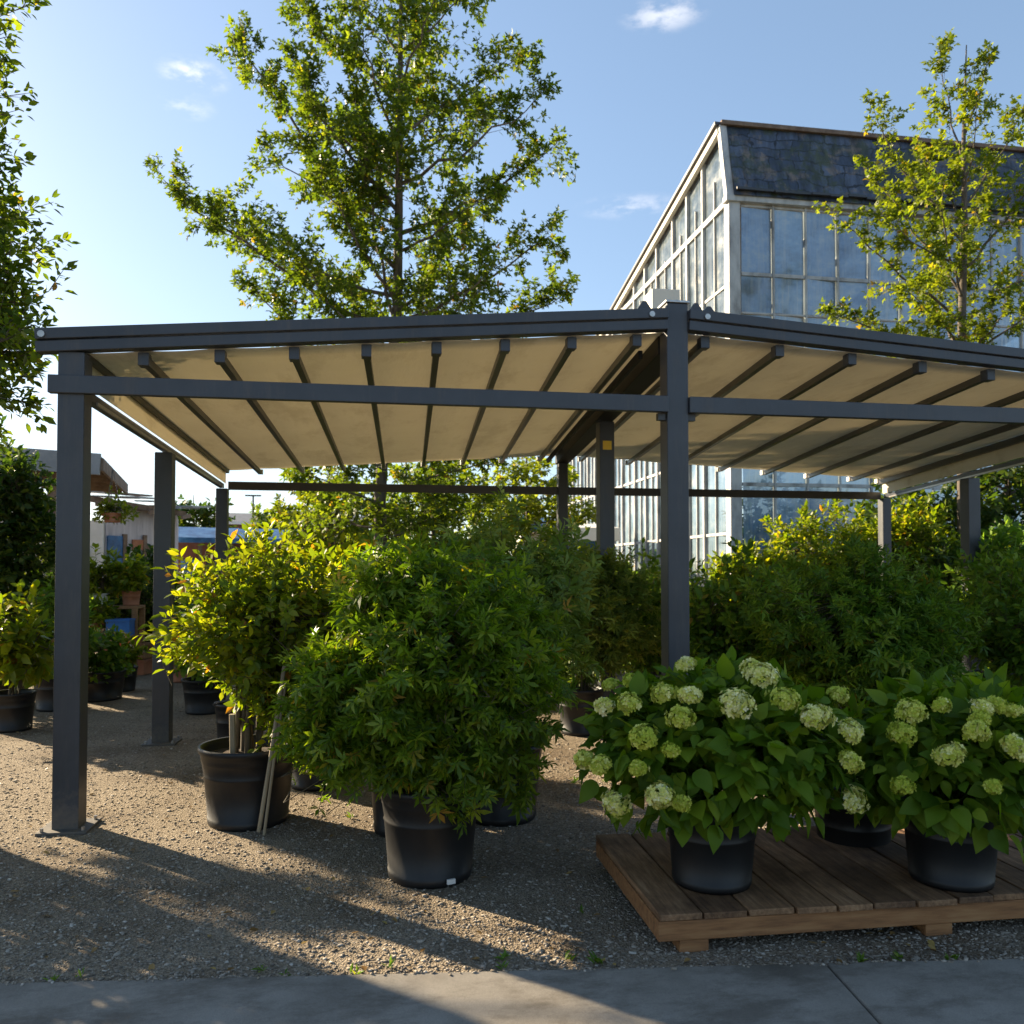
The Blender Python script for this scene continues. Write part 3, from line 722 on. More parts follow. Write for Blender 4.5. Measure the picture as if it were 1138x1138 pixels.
# lit shrubs behind
lit = [(835, 13.4, .85, 1.12, .82, 'sunlit shrub with bronze tips before the corner of the glasshouse', M['leaf_lit'], 41),
       (915, 13.6, .95, 1.35, .95, 'bright yellow-green shrub in sun left of the rear right pergola post', M['leaf_lit'], 42),
       (1010, 13.8, 1.1, 1.60, 1.12, 'tallest bright sunlit shrub, just left of the middle right pergola post', M['leaf_lit'], 43),
       (1110, 9.4, .70, 1.12, .68, 'dark green rounded shrub in front of the middle right pergola post', M['leaf_hedge'], 44),
       (735, 12.4, .6, .95, .7, 'low bronze-tipped shrub against the side of the glasshouse', M['leaf_olive'], 45),
       (1180, 13.5, 1.0, 1.5, 1.0, 'sunlit shrub at the right edge under the pergola gutter', M['leaf_lit'], 46)]
for (px0, D, rx, cz, rz_, lab, mt, sd) in lit:
    p = at_d(px0, 700, D); p.z = 0
    shrub('potted_shrub', lab, 'potted shrub', p, (.26, .40), (0, 0, cz), (rx, .65, rz_), int(520 * rx / .7), 10, .11, T_OVAL, mt, sd, shoot=.34,
          nstem=7, group='sunlit shrubs behind the right bay', amp=.3)
# bucket and small pots on the left
p = at_d(262, 830, 7.0); p.z = 0
t = thing('plant_bucket', 'tall black bucket with looped handle behind the sunlit shrub pot', 'bucket', p)
make_pot(t, .17, .42, 'bucket', soil=False)
MB().tube([(.0 + .168 * math.cos(a), -.05 - .1 * math.sin(a), .40 + .05 * math.sin(a)) for a in [math.pi * k / 12 for k in range(13)]], .006, 6).build('handle', M['metal_dk'], t)
p = at_d(228, 780, 9.0); p.z = 0
shrub('potted_shrub', 'small dark purple-green shrub in a pot beyond the middle left post', 'potted shrub', p, (.24, .36), (0, 0, .68), (.36, .34, .36), 180, 9, .08, T_OVAL, M['leaf_hedge'], 51, shoot=.22)

# ------------------------------------------------------------------ pallet + hydrangeas
pc = on_z(732, 1018, .156)
PX0, PY0 = pc.x, pc.y; PX1, PY1 = PX0 + 2.4, PY0 + 1.02
pal = thing('pallet', 'low weathered wooden pallet carrying the two hydrangea pots', 'pallet', (PX0, PY0, 0), R(-1.0))
rng_ = random.Random(5)
x = 0.0; k = 0
while x < PX1 - PX0 - .05:
    w = rng_.uniform(.155, .2)
    MB().box((x + w / 2, .51 + rng_.uniform(-.008, .008), .142 + rng_.uniform(-.002, .002)), (w - .010, 1.02, .026), R(rng_.uniform(-.25, .25))).build('board', M['board'], pal, bevel=.004)
    x += w
LX = x
for i, yy in enumerate((.012, .5, .985)):
    MB().box((LX / 2, yy + .015, .089), (LX - .004, .036, .078)).build('stringer', M['stringer'], pal, bevel=.004)
MB().box((.018, .51, .0885), (.03, .93, .074)).build('end_rail', M['stringer'], pal, bevel=.004)
for xx in (.15, 1.2, 2.25):
    for yy in (.06, .94):
        MB().box((xx, yy, .0245), (.12, .09, .049)).build('foot_block', M['stringer'], pal, bevel=.004)

def flower_head(parent, c, outd, dia, seed, white):
    rng = np.random.default_rng(seed); n = int(80 + 800 * dia)
    outd = np.array(outd) / np.linalg.norm(outd)
    dv = norm(rng.normal(0, 1, (n * 2, 3))); dv = dv[(dv @ outd) > -.25][:n]; n = len(dv)
    r = dia / 2 * rng.uniform(.66, 1.06, n)
    L = lump(dv, rng, .18)
    cen = np.array(c)[None] + dv * (r * L)[:, None] * np.array([[1, 1, .82]])
    ref = norm(np.cross(dv, rng.normal(0, 1, (n, 3)))); r2 = np.cross(dv, ref)
    pos = []; ax = []; nr = []; var = []
    v0 = np.clip(rng.normal(white * .82, .2, n), 0, .96)
    for q in range(4):
        an = q * math.pi / 2
        a = ref * math.cos(an) + r2 * math.sin(an)
        pos.append(cen); ax.append(a + dv * .35); nr.append(dv); var.append(np.clip(v0 + rng.normal(0, .06, n), 0, 1))
    P = np.vstack(pos); T = (np.array([[0, 0, 0], [-.36, .55, .10], [0, 1, .02], [.36, .55, .10]], np.float32), np.array([[0, 3, 2, 1]]))
    leaf_object('flower_head', P, np.vstack(ax), np.vstack(nr), np.full(len(P), .0155) * rng.uniform(.8, 1.2, len(P)), T, M['floret'], parent, rng, var=np.concatenate(var))

def hydrangea(label, px0, py0, D, heads, crown_c, crown_r, nl, seed, pot=(.205, .335)):
    rng = np.random.default_rng(seed)
    base = at_d(px0, py0, D); base.z = .157
    t = thing('potted_hydrangea', label, 'hydrangea', base, 0, 'hydrangeas on the pallet')
    make_pot(t, pot[0], pot[1])
    sm = MB(); top = pot[1] * .86
    C = np.array(crown_c); RR = np.array(crown_r)
    # leaves in opposite pairs along many upright stems that fan out of the pot
    P = []; A = []; NN = []; SZ = []
    ns = nl // 9
    for k in range(ns):
        dv = norm(rng.normal(0, 1, 3)); dv[2] = abs(dv[2]) * 1.0 - .32 * rng.uniform(0, 1)
        dv = norm(dv); e = C + dv * RR * rng.uniform(.62, 1.0)
        s0 = np.array([rng.uniform(-.09, .09), rng.uniform(-.09, .09), top - .02])
        bend = s0 * .45 + e * .55 + np.array([0, 0, .16])
        pth = bezier(s0, e, bend, 8); sm.tube(pth, [.0045 - .0003 * i for i in range(8)], 5)
        an = rng.uniform(0, 6.28)
        for j, tt in enumerate((.45, .62, .76, .88, .99)):
            q = np.array(bezier(s0, e, bend, 101)[int(tt * 100)]); d = norm(e - s0 + np.array([0, 0, .1]))
            x = norm(np.cross(d, [.2, .9, .3])); y = np.cross(d, x)
            for s in (0, math.pi):
                w = x * math.cos(an + j * 1.57 + s) + y * math.sin(an + j * 1.57 + s)
                out = norm(q - (C - np.array([0, 0, RR[2] * .6])))
                ax = norm(w * .8 + out * .55 + np.array([0, 0, -.30]) + rng.normal(0, .15, 3))
                P.append(q + w * .012); A.append(ax); NN.append(norm(np.array([0, 0, .75]) + out * .7 + rng.normal(0, .25, 3)))
                SZ.append(rng.uniform(.065, .11) * (1.0 if tt < .95 else .62))
    for k in range(int(nl * 1.15)):
        dv = norm(rng.normal(0, 1, 3))
        if dv[2] < -.66: continue
        e = C + dv * RR * rng.uniform(.72, 1.02) * np.array([1, 1, 1.0 if dv[2] > 0 else 1.12])
        out = norm(dv * np.array([1, 1, .7]) / 1.0)
        ax = norm(out * .8 + np.array([0, 0, -.5 if dv[2] < .2 else .0]) + rng.normal(0, .55, 3))
        P.append(e); A.append(ax); NN.append(norm(out * .65 + np.array([0, 0, .75]) + rng.normal(0, .4, 3))); SZ.append(rng.uniform(.06, .118))
    leaf_object('foliage', np.array(P), np.array(A), np.array(NN), np.array(SZ), T_BROAD, M['leaf_hyd'], t, rng, smooth=True)
    for i, (hx, hy, dia, white) in enumerate(heads):
        # where the line of sight meets the crown's front surface
        d = ray(hx, hy); o = E - base
        c_ = Vector(C); q = Vector(RR) * 1.11
        oo = Vector(((o.x - c_.x) / q.x, (o.y - c_.y) / q.y, (o.z - c_.z) / q.z)); dd = Vector((d.x / q.x, d.y / q.y, d.z / q.z))
        A_ = dd.dot(dd); B_ = 2 * oo.dot(dd); C_ = oo.dot(oo) - 1.0
        disc = B_ * B_ - 4 * A_ * C_
        tt = (-B_ - math.sqrt(disc)) / (2 * A_) if disc > 0 else -B_ / (2 * A_)
        w = o + d * tt
        out = (w - c_); out = Vector((out.x / q.x, out.y / q.y, out.z / q.z + .5)).normalized()
        dm = .84 * dia * tt / F
        flower_head(t, tuple(w), tuple(out), dm, seed * 100 + i, white)
        s0 = Vector((rng.uniform(-.08, .08), rng.uniform(-.08, .08), top - .02)); e = w - out * dm * .3
        sm.tube(bezier(s0, e, s0 * .4 + e * .6 + Vector((0, 0, .12)) - out * .05, 8), .004, 5)
    sm.build('stem', M['leaf_hyd'], t, smooth=True)
    return t
H1 = [(845, 752, 44, .8), (818, 784, 44, .85), (872, 778, 36, .35), (905, 798, 38, .8), (943, 814, 34, .75), (943, 846, 33, .45), (945, 889, 36, .75), (738, 771, 30, .4),
      (767, 773, 28, .7), (757, 798, 32, .3), (716, 820, 34, .25), (686, 892, 35, .8), (734, 884, 36, .75), (757, 893, 22, .3), (763, 739, 22, .7), (668, 850, 26, .35),
      (650, 843, 26, .45), (673, 785, 24, .75), (700, 784, 28, .35), (746, 834, 17, .05), (709, 853, 22, .05), (930, 773, 27, .3), (703, 757, 20, .2), (679, 762, 20, .25), (838, 745, 34, .5)]
hydrangea('nearer hydrangea with many pale flower heads, left one on the pallet', 791, 985, 3.70, H1, (.03, .0, .57), (.57, .48, .35), 1150, 61)
H2 = [(1056, 839, 37, .6), (1013, 793, 36, .4), (1003, 815, 34, .15), (1083, 812, 27, .4), (1003, 873, 26, .0), (1092, 788, 25, .6), (1127, 829, 30, .5), (1090, 800, 22, .1),
      (1108, 784, 22, .2), (1138, 836, 28, .5), (1125, 790, 20, .3), (1103, 874, 18, .1), (1046, 784, 20, .2)]
hydrangea('hydrangea with fewer, greener flower heads, right one on the pallet', 1057, 985, 3.72, H2, (.07, .0, .52), (.55, .46, .33), 1000, 62)
p = at_d(948, 905, 4.32); p.z = 0
t = thing('nursery_pot', 'empty black pot in the gap between the two hydrangeas', 'pot', p); make_pot(t, .2, .36)

# ------------------------------------------------------------------ trees
def limb_px(base, sx, sy, tx, ty, D0, dep):
    a = at_d(sx, sy, D0) - base; e = at_d(tx, ty, D0 + dep) - base
    return (a, e)
D0 = 14.0
bt = at_d(424, 634, D0); base = Vector((bt.x, bt.y, 0))
tr = [(Vector((0, 0, 0)), .13), (Vector((0, 0, 1.4)), .115)]
for (px0, py0, r) in ((422, 560, .10), (428, 460, .092), (441, 355, .085), (443, 250, .072), (444, 150, .058), (445, 60, .042), (446, -40, .025), (446, -120, .008)):
    tr.append((at_d(px0, py0, D0) - base, r))
LB = []
spec = [(438, 375, 182, 200, -.4, .045), (420, 470, 278, 315, .4, .04), (442, 300, 258, 35, .5, .045), (442, 235, 320, 60, -.8, .035), (443, 115, 318, -10, .2, .03),
        (442, 330, 240, 235, 1.0, .035), (443, 200, 335, 110, -1.3, .03), (443, 260, 614, 163, .3, .04), (443, 205, 602, 103, -.7, .035), (443, 150, 585, 55, .6, .03), (441, 360, 612, 262, -.5, .04),
        (440, 395, 628, 325, .4, .035), (444, 60, 530, -20, .2, .025), (444, 95, 500, -40, -.9, .025), (444, 60, 370, -60, .8, .025), (443, 280, 545, 215, -1.4, .03), (443, 220, 380, 130, 1.5, .03),
        (441, 340, 350, 190, -1.6, .035), (441, 345, 520, 240, 1.6, .035), (443, 160, 400, 20, -.9, .03), (443, 140, 480, 20, 1.0, .03), (441, 365, 395, 90, -.3, .03),
        (440, 400, 330, 290, -1.2, .035), (440, 400, 545, 300, -1.3, .035), (436, 420, 480, 330, 1.8, .03), (436, 430, 390, 330, 1.7, .03),
        (443, 180, 545, 120, 1.0, .03), (443, 250, 300, 170, .2, .03), (444, 30, 440, -130, .4, .02), (443, 240, 440, 120, -1.2, .03)]
for (sx, sy, tx, ty, dep, r) in spec:
    a, e = limb_px(base, sx, sy, tx, ty, D0, dep); LB.append((a, e, r))
for (sx, sy, tx, ty, dep) in ((424, 560, 340, 520, -.8), (424, 575, 510, 520, .8), (424, 545, 560, 500, -1.0), (424, 590, 350, 560, 1.2), (424, 520, 470, 470, -1.8), (424, 600, 490, 570, -1.2), (424, 520, 330, 480, -.3), (424, 590, 540, 560, .3)):
    a, e = limb_px(base, sx, sy, tx, ty, D0, dep); LB.append((a, e, .025))
tree('broadleaf_tree', 'tall young tree with ascending limbs rising behind the middle of the pergola', 'tree', base, tr, LB, .102, T_LOBED, M['leaf_tree'], 71, twig=.92, twig_gap=.112, m=11, sub=3, start=.12)

D1 = 14.2
bt = at_d(1070, 634, D1); base = Vector((bt.x, bt.y, 0))
tr = [(Vector((0, 0, 0)), .11), (at_d(1070, 500, D1) - base, .085), (at_d(1069, 355, D1) - base, .065), (at_d(1072, 250, D1) - base, .05), (at_d(1071, 150, D1) - base, .032), (at_d(1074, 50, D1) - base, .008)]
LB = []
for (sx, sy, tx, ty, dep, r) in [(1069, 395, 920, 345, .2, .03), (1070, 360, 935, 245, -.4, .03), (1070, 330, 965, 185, .5, .03), (1071, 270, 968, 112, -.3, .028), (1071, 190, 1045, 55, .3, .022), (1072, 150, 1102, 62, -.3, .02),
                                 (1071, 230, 1138, 120, .4, .025), (1070, 300, 1165, 180, -.5, .03), (1070, 360, 1190, 260, .4, .03), (1070, 400, 1170, 330, -.5, .03), (1070, 330, 1050, 200, -1.3, .025), (1070, 350, 1090, 220, 1.3, .025),
                                 (1070, 250, 1015, 150, .8, .022), (1070, 390, 1000, 320, -1.2, .028), (1070, 400, 1030, 310, 1.3, .025), (1070, 400, 1120, 330, -1.2, .025), (1071, 210, 1085, 110, -.9, .02), (1070, 300, 990, 255, -.9, .025), (1070, 430, 960, 360, .6, .025)]:
    a, e = limb_px(base, sx, sy, tx, ty, D1, dep); LB.append((a, e, r))
tree('broadleaf_tree', 'slim yellow-green tree in front of the glasshouse, right of the pergola ridge', 'tree', base, tr, LB, .096, T_LOBED, M['leaf_tree2'], 72, twig=.68, twig_gap=.14, m=11, sub=2, start=.12)

D2 = 5.7
bt = at_d(-190, 634, D2); base = Vector((bt.x, bt.y, 0))
tr = [(Vector((0, 0, 0)), .12), (at_d(-190, 450, D2) - base, .10), (at_d(-185, 250, D2) - base, .08), (at_d(-180, 60, D2) - base, .06), (at_d(-180, -150, D2) - base, .03), (at_d(-178, -330, D2) - base, .008)]
LB = []
for (sx, sy, tx, ty, dep, r) in [(-190, 460, 30, 375, .2, .035), (-190, 420, 12, 310, -.3, .035), (-190, 380, 10, 255, .5, .035), (-188, 330, -8, 165, -.2, .03), (-188, 250, -6, 20, .3, .03), (-185, 180, -28, -60, -.4, .03),
                                 (-190, 480, 12, 440, -.4, .03), (-190, 440, 0, 330, .5, .03), (-190, 430, -20, 390, -.8, .03), (-190, 300, -40, 120, 1.0, .03), (-190, 250, -60, 60, -1.0, .03), (-190, 400, -350, 250, .2, .03),
                                 (-190, 300, -360, 120, .3, .03), (-190, 430, -380, 380, -.4, .03), (-185, 100, -80, -150, .6, .025), (-185, 80, -280, -120, -.5, .025), (-190, 430, -210, 330, .7, .03), (-190, 430, -170, 330, -1.5, .03),
                                 (-190, 250, -210, 100, .8, .03), (-190, 250, -170, 100, -1.4, .03), (-190, 470, -60, 420, .5, .03), (-190, 450, 2, 280, .35, .03), (-190, 400, -13, 225, -.25, .03), (-190, 470, 22, 345, -.15, .03), (-190, 480, -3, 415, .3, .03), (-188, 280, -23, 90, .1, .03), (-190, 440, 17, 400, .1, .03), (-180, -100, -150, -330, .3, .02)]:
    a, e = limb_px(base, sx, sy, tx, ty, D2, dep); LB.append((a, e, r))
tree('broadleaf_tree', 'dark leafy tree leaning in at the left edge of the photo', 'tree', base, tr, LB, .074, T_OVAL, M['leaf_tree'], 73, twig=.62, twig_gap=.055, m=10, sub=3)

def small_tree(label, px0, D, htop, rad, mat, seed, leaf=.16, n=26, clear=.35, name='small_tree', group=None):
    rng = np.random.default_rng(seed)
    b0 = at_d(px0, 634, D); base = Vector((b0.x, b0.y, 0))
    tr = [(Vector((0, 0, 0)), .09), (Vector((.05, 0, htop * .45)), .07), (Vector((0, .03, htop * .95)), .012)]
    LB = []
    for k in range(n):
        f = clear + (.95 - clear) * k / n; an = 2.4 * k
        l = rad * (1 - .55 * max(0, f - .45) / .5) * rng.uniform(.75, 1.1)
        a = Vector((.03, 0, htop * f * .85)); LB.append((a, a + Vector((l * math.cos(an), l * math.sin(an), l * rng.uniform(.2, .75))), .025))
    return tree(name, label, 'tree', base, tr, LB, leaf, T_LOBED, mat, seed, twig=.6, twig_gap=.2, m=8, sub=1, group=group)
small_tree('autumn-tinted tree seen under the roof, just left of the rear ridge post', 585, 19, 4.6, 1.5, M['leaf_tree2'], 81)
small_tree('green tree beyond the rear rail, behind the trunk of the tall young tree', 480, 18, 4.2, 1.7, M['leaf_tree'], 82)
small_tree('leafy tree beyond the rear rail, left of the tall young tree trunk', 365, 17, 3.9, 1.4, M['leaf_tree2'], 83)
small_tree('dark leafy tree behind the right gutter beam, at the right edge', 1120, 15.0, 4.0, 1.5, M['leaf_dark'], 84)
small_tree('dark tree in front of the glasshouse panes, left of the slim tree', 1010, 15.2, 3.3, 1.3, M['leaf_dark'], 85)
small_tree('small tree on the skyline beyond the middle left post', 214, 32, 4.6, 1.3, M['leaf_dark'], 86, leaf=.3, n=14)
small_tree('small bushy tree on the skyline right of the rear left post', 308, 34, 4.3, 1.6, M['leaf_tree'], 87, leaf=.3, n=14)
small_tree('unseen bushy tree beyond the left edge, added to cast dappled shade across the front gravel', -385, 7.3, 5.6, 1.45, M['leaf_dark'], 88, leaf=.12, n=20, clear=.38)  # out-of-view tree, added for its shade on the gravel
# low shrubs beyond the rear rail (planted in the ground)
for (px0, D, w, cz, rz_, mt, lab, sd) in [(345, 13.2, .9, .85, .8, M['leaf_tree2'], 'yellow-green shrub beyond the rear rail, left of the tall tree', 91),
                                      (430, 13.4, .95, .8, .8, M['leaf_hedge'], 'dark shrub at the foot of the tall young tree', 92),
                                      (520, 13.0, .9, .85, .8, M['leaf_tree'], 'mid green shrub beyond the rear rail, right of the tall tree', 93),
                                      (605, 13.6, .9, .7, .75, M['leaf_hedge'], 'dark shrub beyond the rear rail beside the rear ridge post', 94),
                                      (690, 14.2, .7, .7, .8, M['leaf_hedge'], 'dark shrub at the foot of the glasshouse side wall', 95),
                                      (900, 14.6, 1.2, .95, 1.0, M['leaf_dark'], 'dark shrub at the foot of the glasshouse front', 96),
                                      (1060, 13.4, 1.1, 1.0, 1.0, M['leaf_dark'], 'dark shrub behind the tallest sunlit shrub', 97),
                                      (1150, 12.6, 1.1, 1.1, 1.1, M['leaf_hedge'], 'shrub with red flowers behind the right gutter beam', 98)]:
    p = at_d(px0, 634, D); p.z = 0
    s_ = shrub('garden_shrub', lab, 'shrub', p, None, (0, 0, cz), (w, .7, rz_), int(430 * w), 9, .13, T_OVAL, mt, sd, shoot=.4, nstem=6, amp=.3, group='shrubs beyond the pergola')
    if sd == 98:
        rng = np.random.default_rng(5); n = 40; P = np.array([(-.5, -.6, 1.6)]) + rng.normal(0, .25, (n, 3))
        leaf_object('flower', P, rng.normal(0, 1, (n, 3)), rng.normal(0, 1, (n, 3)), np.full(n, .09), T_OVAL, M['petal'], s_, rng, var=rng.uniform(0, .2, n))

# ------------------------------------------------------------------ plants on the left
p = at_d(6, 700, 9.6); p.z = 0
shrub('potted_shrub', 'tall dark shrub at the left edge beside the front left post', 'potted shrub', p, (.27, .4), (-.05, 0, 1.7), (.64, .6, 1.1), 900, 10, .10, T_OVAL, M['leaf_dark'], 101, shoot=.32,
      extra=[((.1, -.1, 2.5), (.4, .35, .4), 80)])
p = at_d(14, 790, 8.0); p.z = 0
shrub('potted_shrub', 'small bright-leaved shrub in a pot at the left edge', 'potted shrub', p, (.2, .36), (.06, 0, .80), (.42, .36, .40), 120, 8, .13, T_OVAL, M['leaf_lit'], 102, shoot=.28)
p = at_d(64, 775, 9.2); p.z = 0
shrub('potted_shrub', 'dark shrub in a pot just left of the front left post', 'potted shrub', p, (.25, .38), (0, 0, .82), (.38, .36, .44), 200, 9, .09, T_OVAL, M['leaf_hedge'], 103, shoot=.25)
p = at_d(110, 765, 9.9); p.z = 0
s_ = shrub('potted_plant', 'low flowering plant in a wide black tub by the path', 'potted plant', p, (.30, .34), (0, 0, .55), (.36, .32, .26), 170, 9, .08, T_OVAL, M['leaf_hedge'], 104, shoot=.2)
rng = np.random.default_rng(9); n = 60; dv = norm(rng.normal(0, 1, (n, 3))); dv[:, 2] = abs(dv[:, 2])
leaf_object('flower', np.array([[0, 0, .58]]) + dv * np.array([[.36, .32, .24]]), rng.normal(0, 1, (n, 3)), dv, np.full(n, .05), T_OVAL, M['petal'], s_, rng)
p = at_d(136, 760, 10.6); p.z = 0
shrub('potted_plant', 'small plant in a black pot at the path edge, right of the flowering tub', 'potted plant', p, (.18, .3), (0, 0, .45), (.24, .22, .2), 90, 8, .08, T_OVAL, M['leaf_lit'], 105, shoot=.18)
p = at_d(160, 720, 13.2); p.z = 0
shrub('garden_shrub', 'dark rounded shrub beside the path, left of the middle left post', 'shrub', p, None, (0, 0, .95), (.50, .5, .75), 330, 9, .11, T_OVAL, M['leaf_dark'], 106, shoot=.3)

for i, (x_, y_, lab) in enumerate([(-2.78, 4.75, 'shrub at the left edge nearest the camera, only its leaf tips in the photo')]):
    shrub('potted_shrub', lab, 'potted shrub', (x_, y_, 0), (.25, .42), (0, 0, 1.0), (.58, .55, .62), 330, 10, .085, T_OVAL, M['leaf_hedge'], 121 + i, shoot=.28)
rngw = np.random.default_rng(77)
wp = []; wa = []; wn = []; wsz = []
for k in range(46):
    s_ = rngw.uniform(-1.2, 6.5) if k % 2 else rngw.uniform(.5, 4.5); off = abs(rngw.normal(0, .05)) if k % 2 else rngw.uniform(.1, 3.2)
    c_ = ka + kd * s_ + kn * (off + .01)
    for j in range(int(rngw.integers(4, 12))):
        a_ = rngw.uniform(0, 6.28); wp.append((c_.x + rngw.normal(0, .008), c_.y + rngw.normal(0, .008), .004)); wa.append((math.cos(a_) * .8, math.sin(a_) * .8, rngw.uniform(.35, 1.3)))
        wn.append((rngw.normal(0, .3), rngw.normal(0, .3), 1)); wsz.append(rngw.uniform(.018, .05))
tag(leaf_object('weeds', np.array(wp), np.array(wa), np.array(wn), np.array(wsz), T_LANCE, M['leaf_hedge'], None, rngw), kind='stuff')
# stepped timber plant stand
st = at_d(115, 730, 11.8); st.z = 0
ps = thing('plant_stand', 'two-tier orange timber plant stand behind the front left post', 'plant stand', st)
for (zz, y0) in ((.98, .25), (.58, -.1)):
    MB().box((-.15, y0, zz), (1.15, .45, .04)).build('shelf', M['orangewood'], ps, bevel=.003)
for (xx, yy, hh) in ((-.69, .44, .96), (.39, .44, .96), (-.69, .06, .96), (.39, .06, .96), (-.69, -.29, .56), (.39, -.29, .56)):
    MB().box((xx, yy, hh / 2), (.07, .07, hh)).build('leg', M['orangewood'], ps, bevel=.003)
MB().box((-.15, -.29, .3), (1.0, .03, .07)).build('rail', M['orangewood'], ps, bevel=.003)
for i, (xx, yy, zz, pr, mt, fm, lab) in enumerate([(-.55, .28, 1.0, .12, M['pot'], M['leaf_lit'], 'leafy plant at the left end of the stand, top shelf'),
                                       (-.12, .28, 1.0, .11, M['whitepaint'], M['leaf_tree2'], 'leafy plant in a white pot on the top shelf of the stand'),
                                       (.28, .28, 1.0, .13, M['terracotta'], M['leaf_lit'], 'leafy plant in a terracotta pot at the right end of the top shelf'),
                                       (-.5, -.1, .6, .11, M['pot'], M['leaf_hedge'], 'dark plant at the left end of the lower shelf of the stand'),
                                       (-.05, -.1, .6, .11, M['terracotta'], M['leaf_lit'], 'bright plant in a terracotta pot on the lower shelf of the stand')]):
    shrub('potted_plant', lab, 'potted plant', st + Vector((xx, yy, zz)), (pr, pr * 1.6, mt), (0, 0, .42 if zz > .8 else .30), (.27, .25, .28 if zz > .8 else .18), 70, 8, .10, T_OVAL, fm, 110 + i, shoot=.22, nstem=4,
          group='plants on the timber stand')
cr = thing('crate', 'blue plastic crate on the lower shelf at the right end of the stand', 'crate', st + Vector((.25, -.1, .6)))
cb = MB(); cb.box((0, 0, .012), (.3, .3, .02))
for s in (-1, 1):
    cb.box((s * .14, 0, .11), (.02, .3, .176)); cb.box((0, s * .14, .11), (.26, .02, .176))
cb.build('crate_body', M['blueplastic'], cr)
MB().box((0, 0, .215), (.32, .32, .03)).build('rim', M['blueplastic'], cr)

# ------------------------------------------------------------------ shelter and buildings on the left
sl = thing('market_shelter', 'open shelter with a grey metal roof on brown posts, far left', 'shelter', (0, 0, 0))
def roofsheet(pts, th=.06):
    vs = [Vector(p) for p in pts]; top = [v + Vector((0, 0, th)) for v in vs]
    return MB().hexa([tuple(v) for v in vs] + [tuple(v) for v in top])
e0 = at_d(116, 512, 14.6); e1 = at_d(140, 530, 18.0)
roofsheet([(e0.x - 5.5, e0.y - .4, 3.75), (e0.x, e0.y - .2, 3.40), (e1.x, e1.y, 3.33), (e1.x - 5.0, e1.y, 3.7)]).build('roof', M['zinc'], sl)
MB().bar((e0.x - 5.5, e0.y - .42, 3.60), (e0.x, e0.y - .22, 3.31), .06, .36).build('fascia', M['zinc'], sl)
MB().bar((e0.x + .02, e0.y - .2, 3.31), (e1.x + .02, e1.y, 3.23), .05, .22).build('fascia', M['eavewood'], sl)
for i in range(7):
    f = i / 6; a = Vector((e0.x - .05, e0.y - .1, 3.27)).lerp(Vector((e1.x - .05, e1.y - .1, 3.20)), f)
    MB().bar(a, a + Vector((-4.6, 0, .28)), .05, .12).build('rafter', M['eavewood'], sl)
for (px0, D, w) in ((62, 14.7, .24), (70, 17.6, .2), (-60, 14.7, .22)):
    q = at_d(px0, 634, D); MB().box((q.x, q.y, 1.6), (w, w, 3.2)).build('post', M['eavewood'], sl, bevel=.01)
# second lower roof further back
s2 = thing('lean_to_shed', 'whitewashed shed with a ragged low roof behind the shelter', 'shed', (0, 0, 0))
w0 = at_d(117, 600, 20.5); w1 = at_d(196, 600, 22.5)
MB().hexa([(w0.x, w0.y, 0), (w1.x, w1.y, 0), (w1.x - .6, w1.y + 3, 0), (w0.x - .6, w0.y + 3, 0), (w0.x, w0.y, 3.25), (w1.x, w1.y, 3.0), (w1.x - .6, w1.y + 3, 3.0), (w0.x - .6, w0.y + 3, 3.25)]).build('wall', M['plywood'], s2)
MB().hexa([(w0.x - 2.4, w0.y - .5, 0), (w0.x - .02, w0.y - .1, 0), (w0.x - .02, w0.y + 2.5, 0), (w0.x - 2.4, w0.y + 2.5, 0), (w0.x - 2.4, w0.y - .5, 2.7), (w0.x - .02, w0.y - .1, 2.7), (w0.x - .02, w0.y + 2.5, 2.7), (w0.x - 2.4, w0.y + 2.5, 2.7)]).build('wall', M['whitepaint'], s2)
MB().box((w0.x - .55, w0.y - .22, 1.0), (.5, .06, 2.0)).build('door', M['creampaint'], s2)
rr = random.Random(4)
for i in range(9):
    f = i / 8; a = Vector((w0.x - .6, w0.y - .9, 3.40)).lerp(Vector((w1.x + .3, w1.y - .5, 3.1)), f)
    a += Vector((0, 0, rr.uniform(-.06, .10)))
    MB().bar(a, a + Vector((-.2, 3.6, .25)), .42, .03 + rr.uniform(0, .02)).build('roof_sheet', M['zinc'] if i % 3 else M['eavewood'], s2)
MB().bar((w0.x - .6, w0.y - .75, 3.25), (w1.x + .3, w1.y - .35, 2.98), .07, .14).build('eave_beam', M['eavewood'], s2)
for (fx, zz, sx, sz, mt) in ((.88, 2.3, .2, .22, 'door'), (.9, 1.55, .12, .25, 'door'), (.72, 1.35, .16, .3, 'brick'), (.35, 1.6, .1, .5, 'door'), (.62, 1.0, .14, .3, 'bluetarp')):
    q = Vector((w0.x, w0.y, 0)).lerp(Vector((w1.x, w1.y, 0)), fx); MB().box((q.x, q.y - .03, zz), (sx, .05, sz), math.atan2(w1.y - w0.y, w1.x - w0.x)).build('vent', M[mt], s2)
for k in range(8):
    f = k / 7; a = Vector((w0.x - .7, w0.y - 1.15, 3.16)).lerp(Vector((w1.x + .3, w1.y - .8, 2.86)), f)
    MB().bar(a, a + Vector((.0, 1.0, .12)), .05, .10).build('rafter_tail', M['eavewood'], s2)
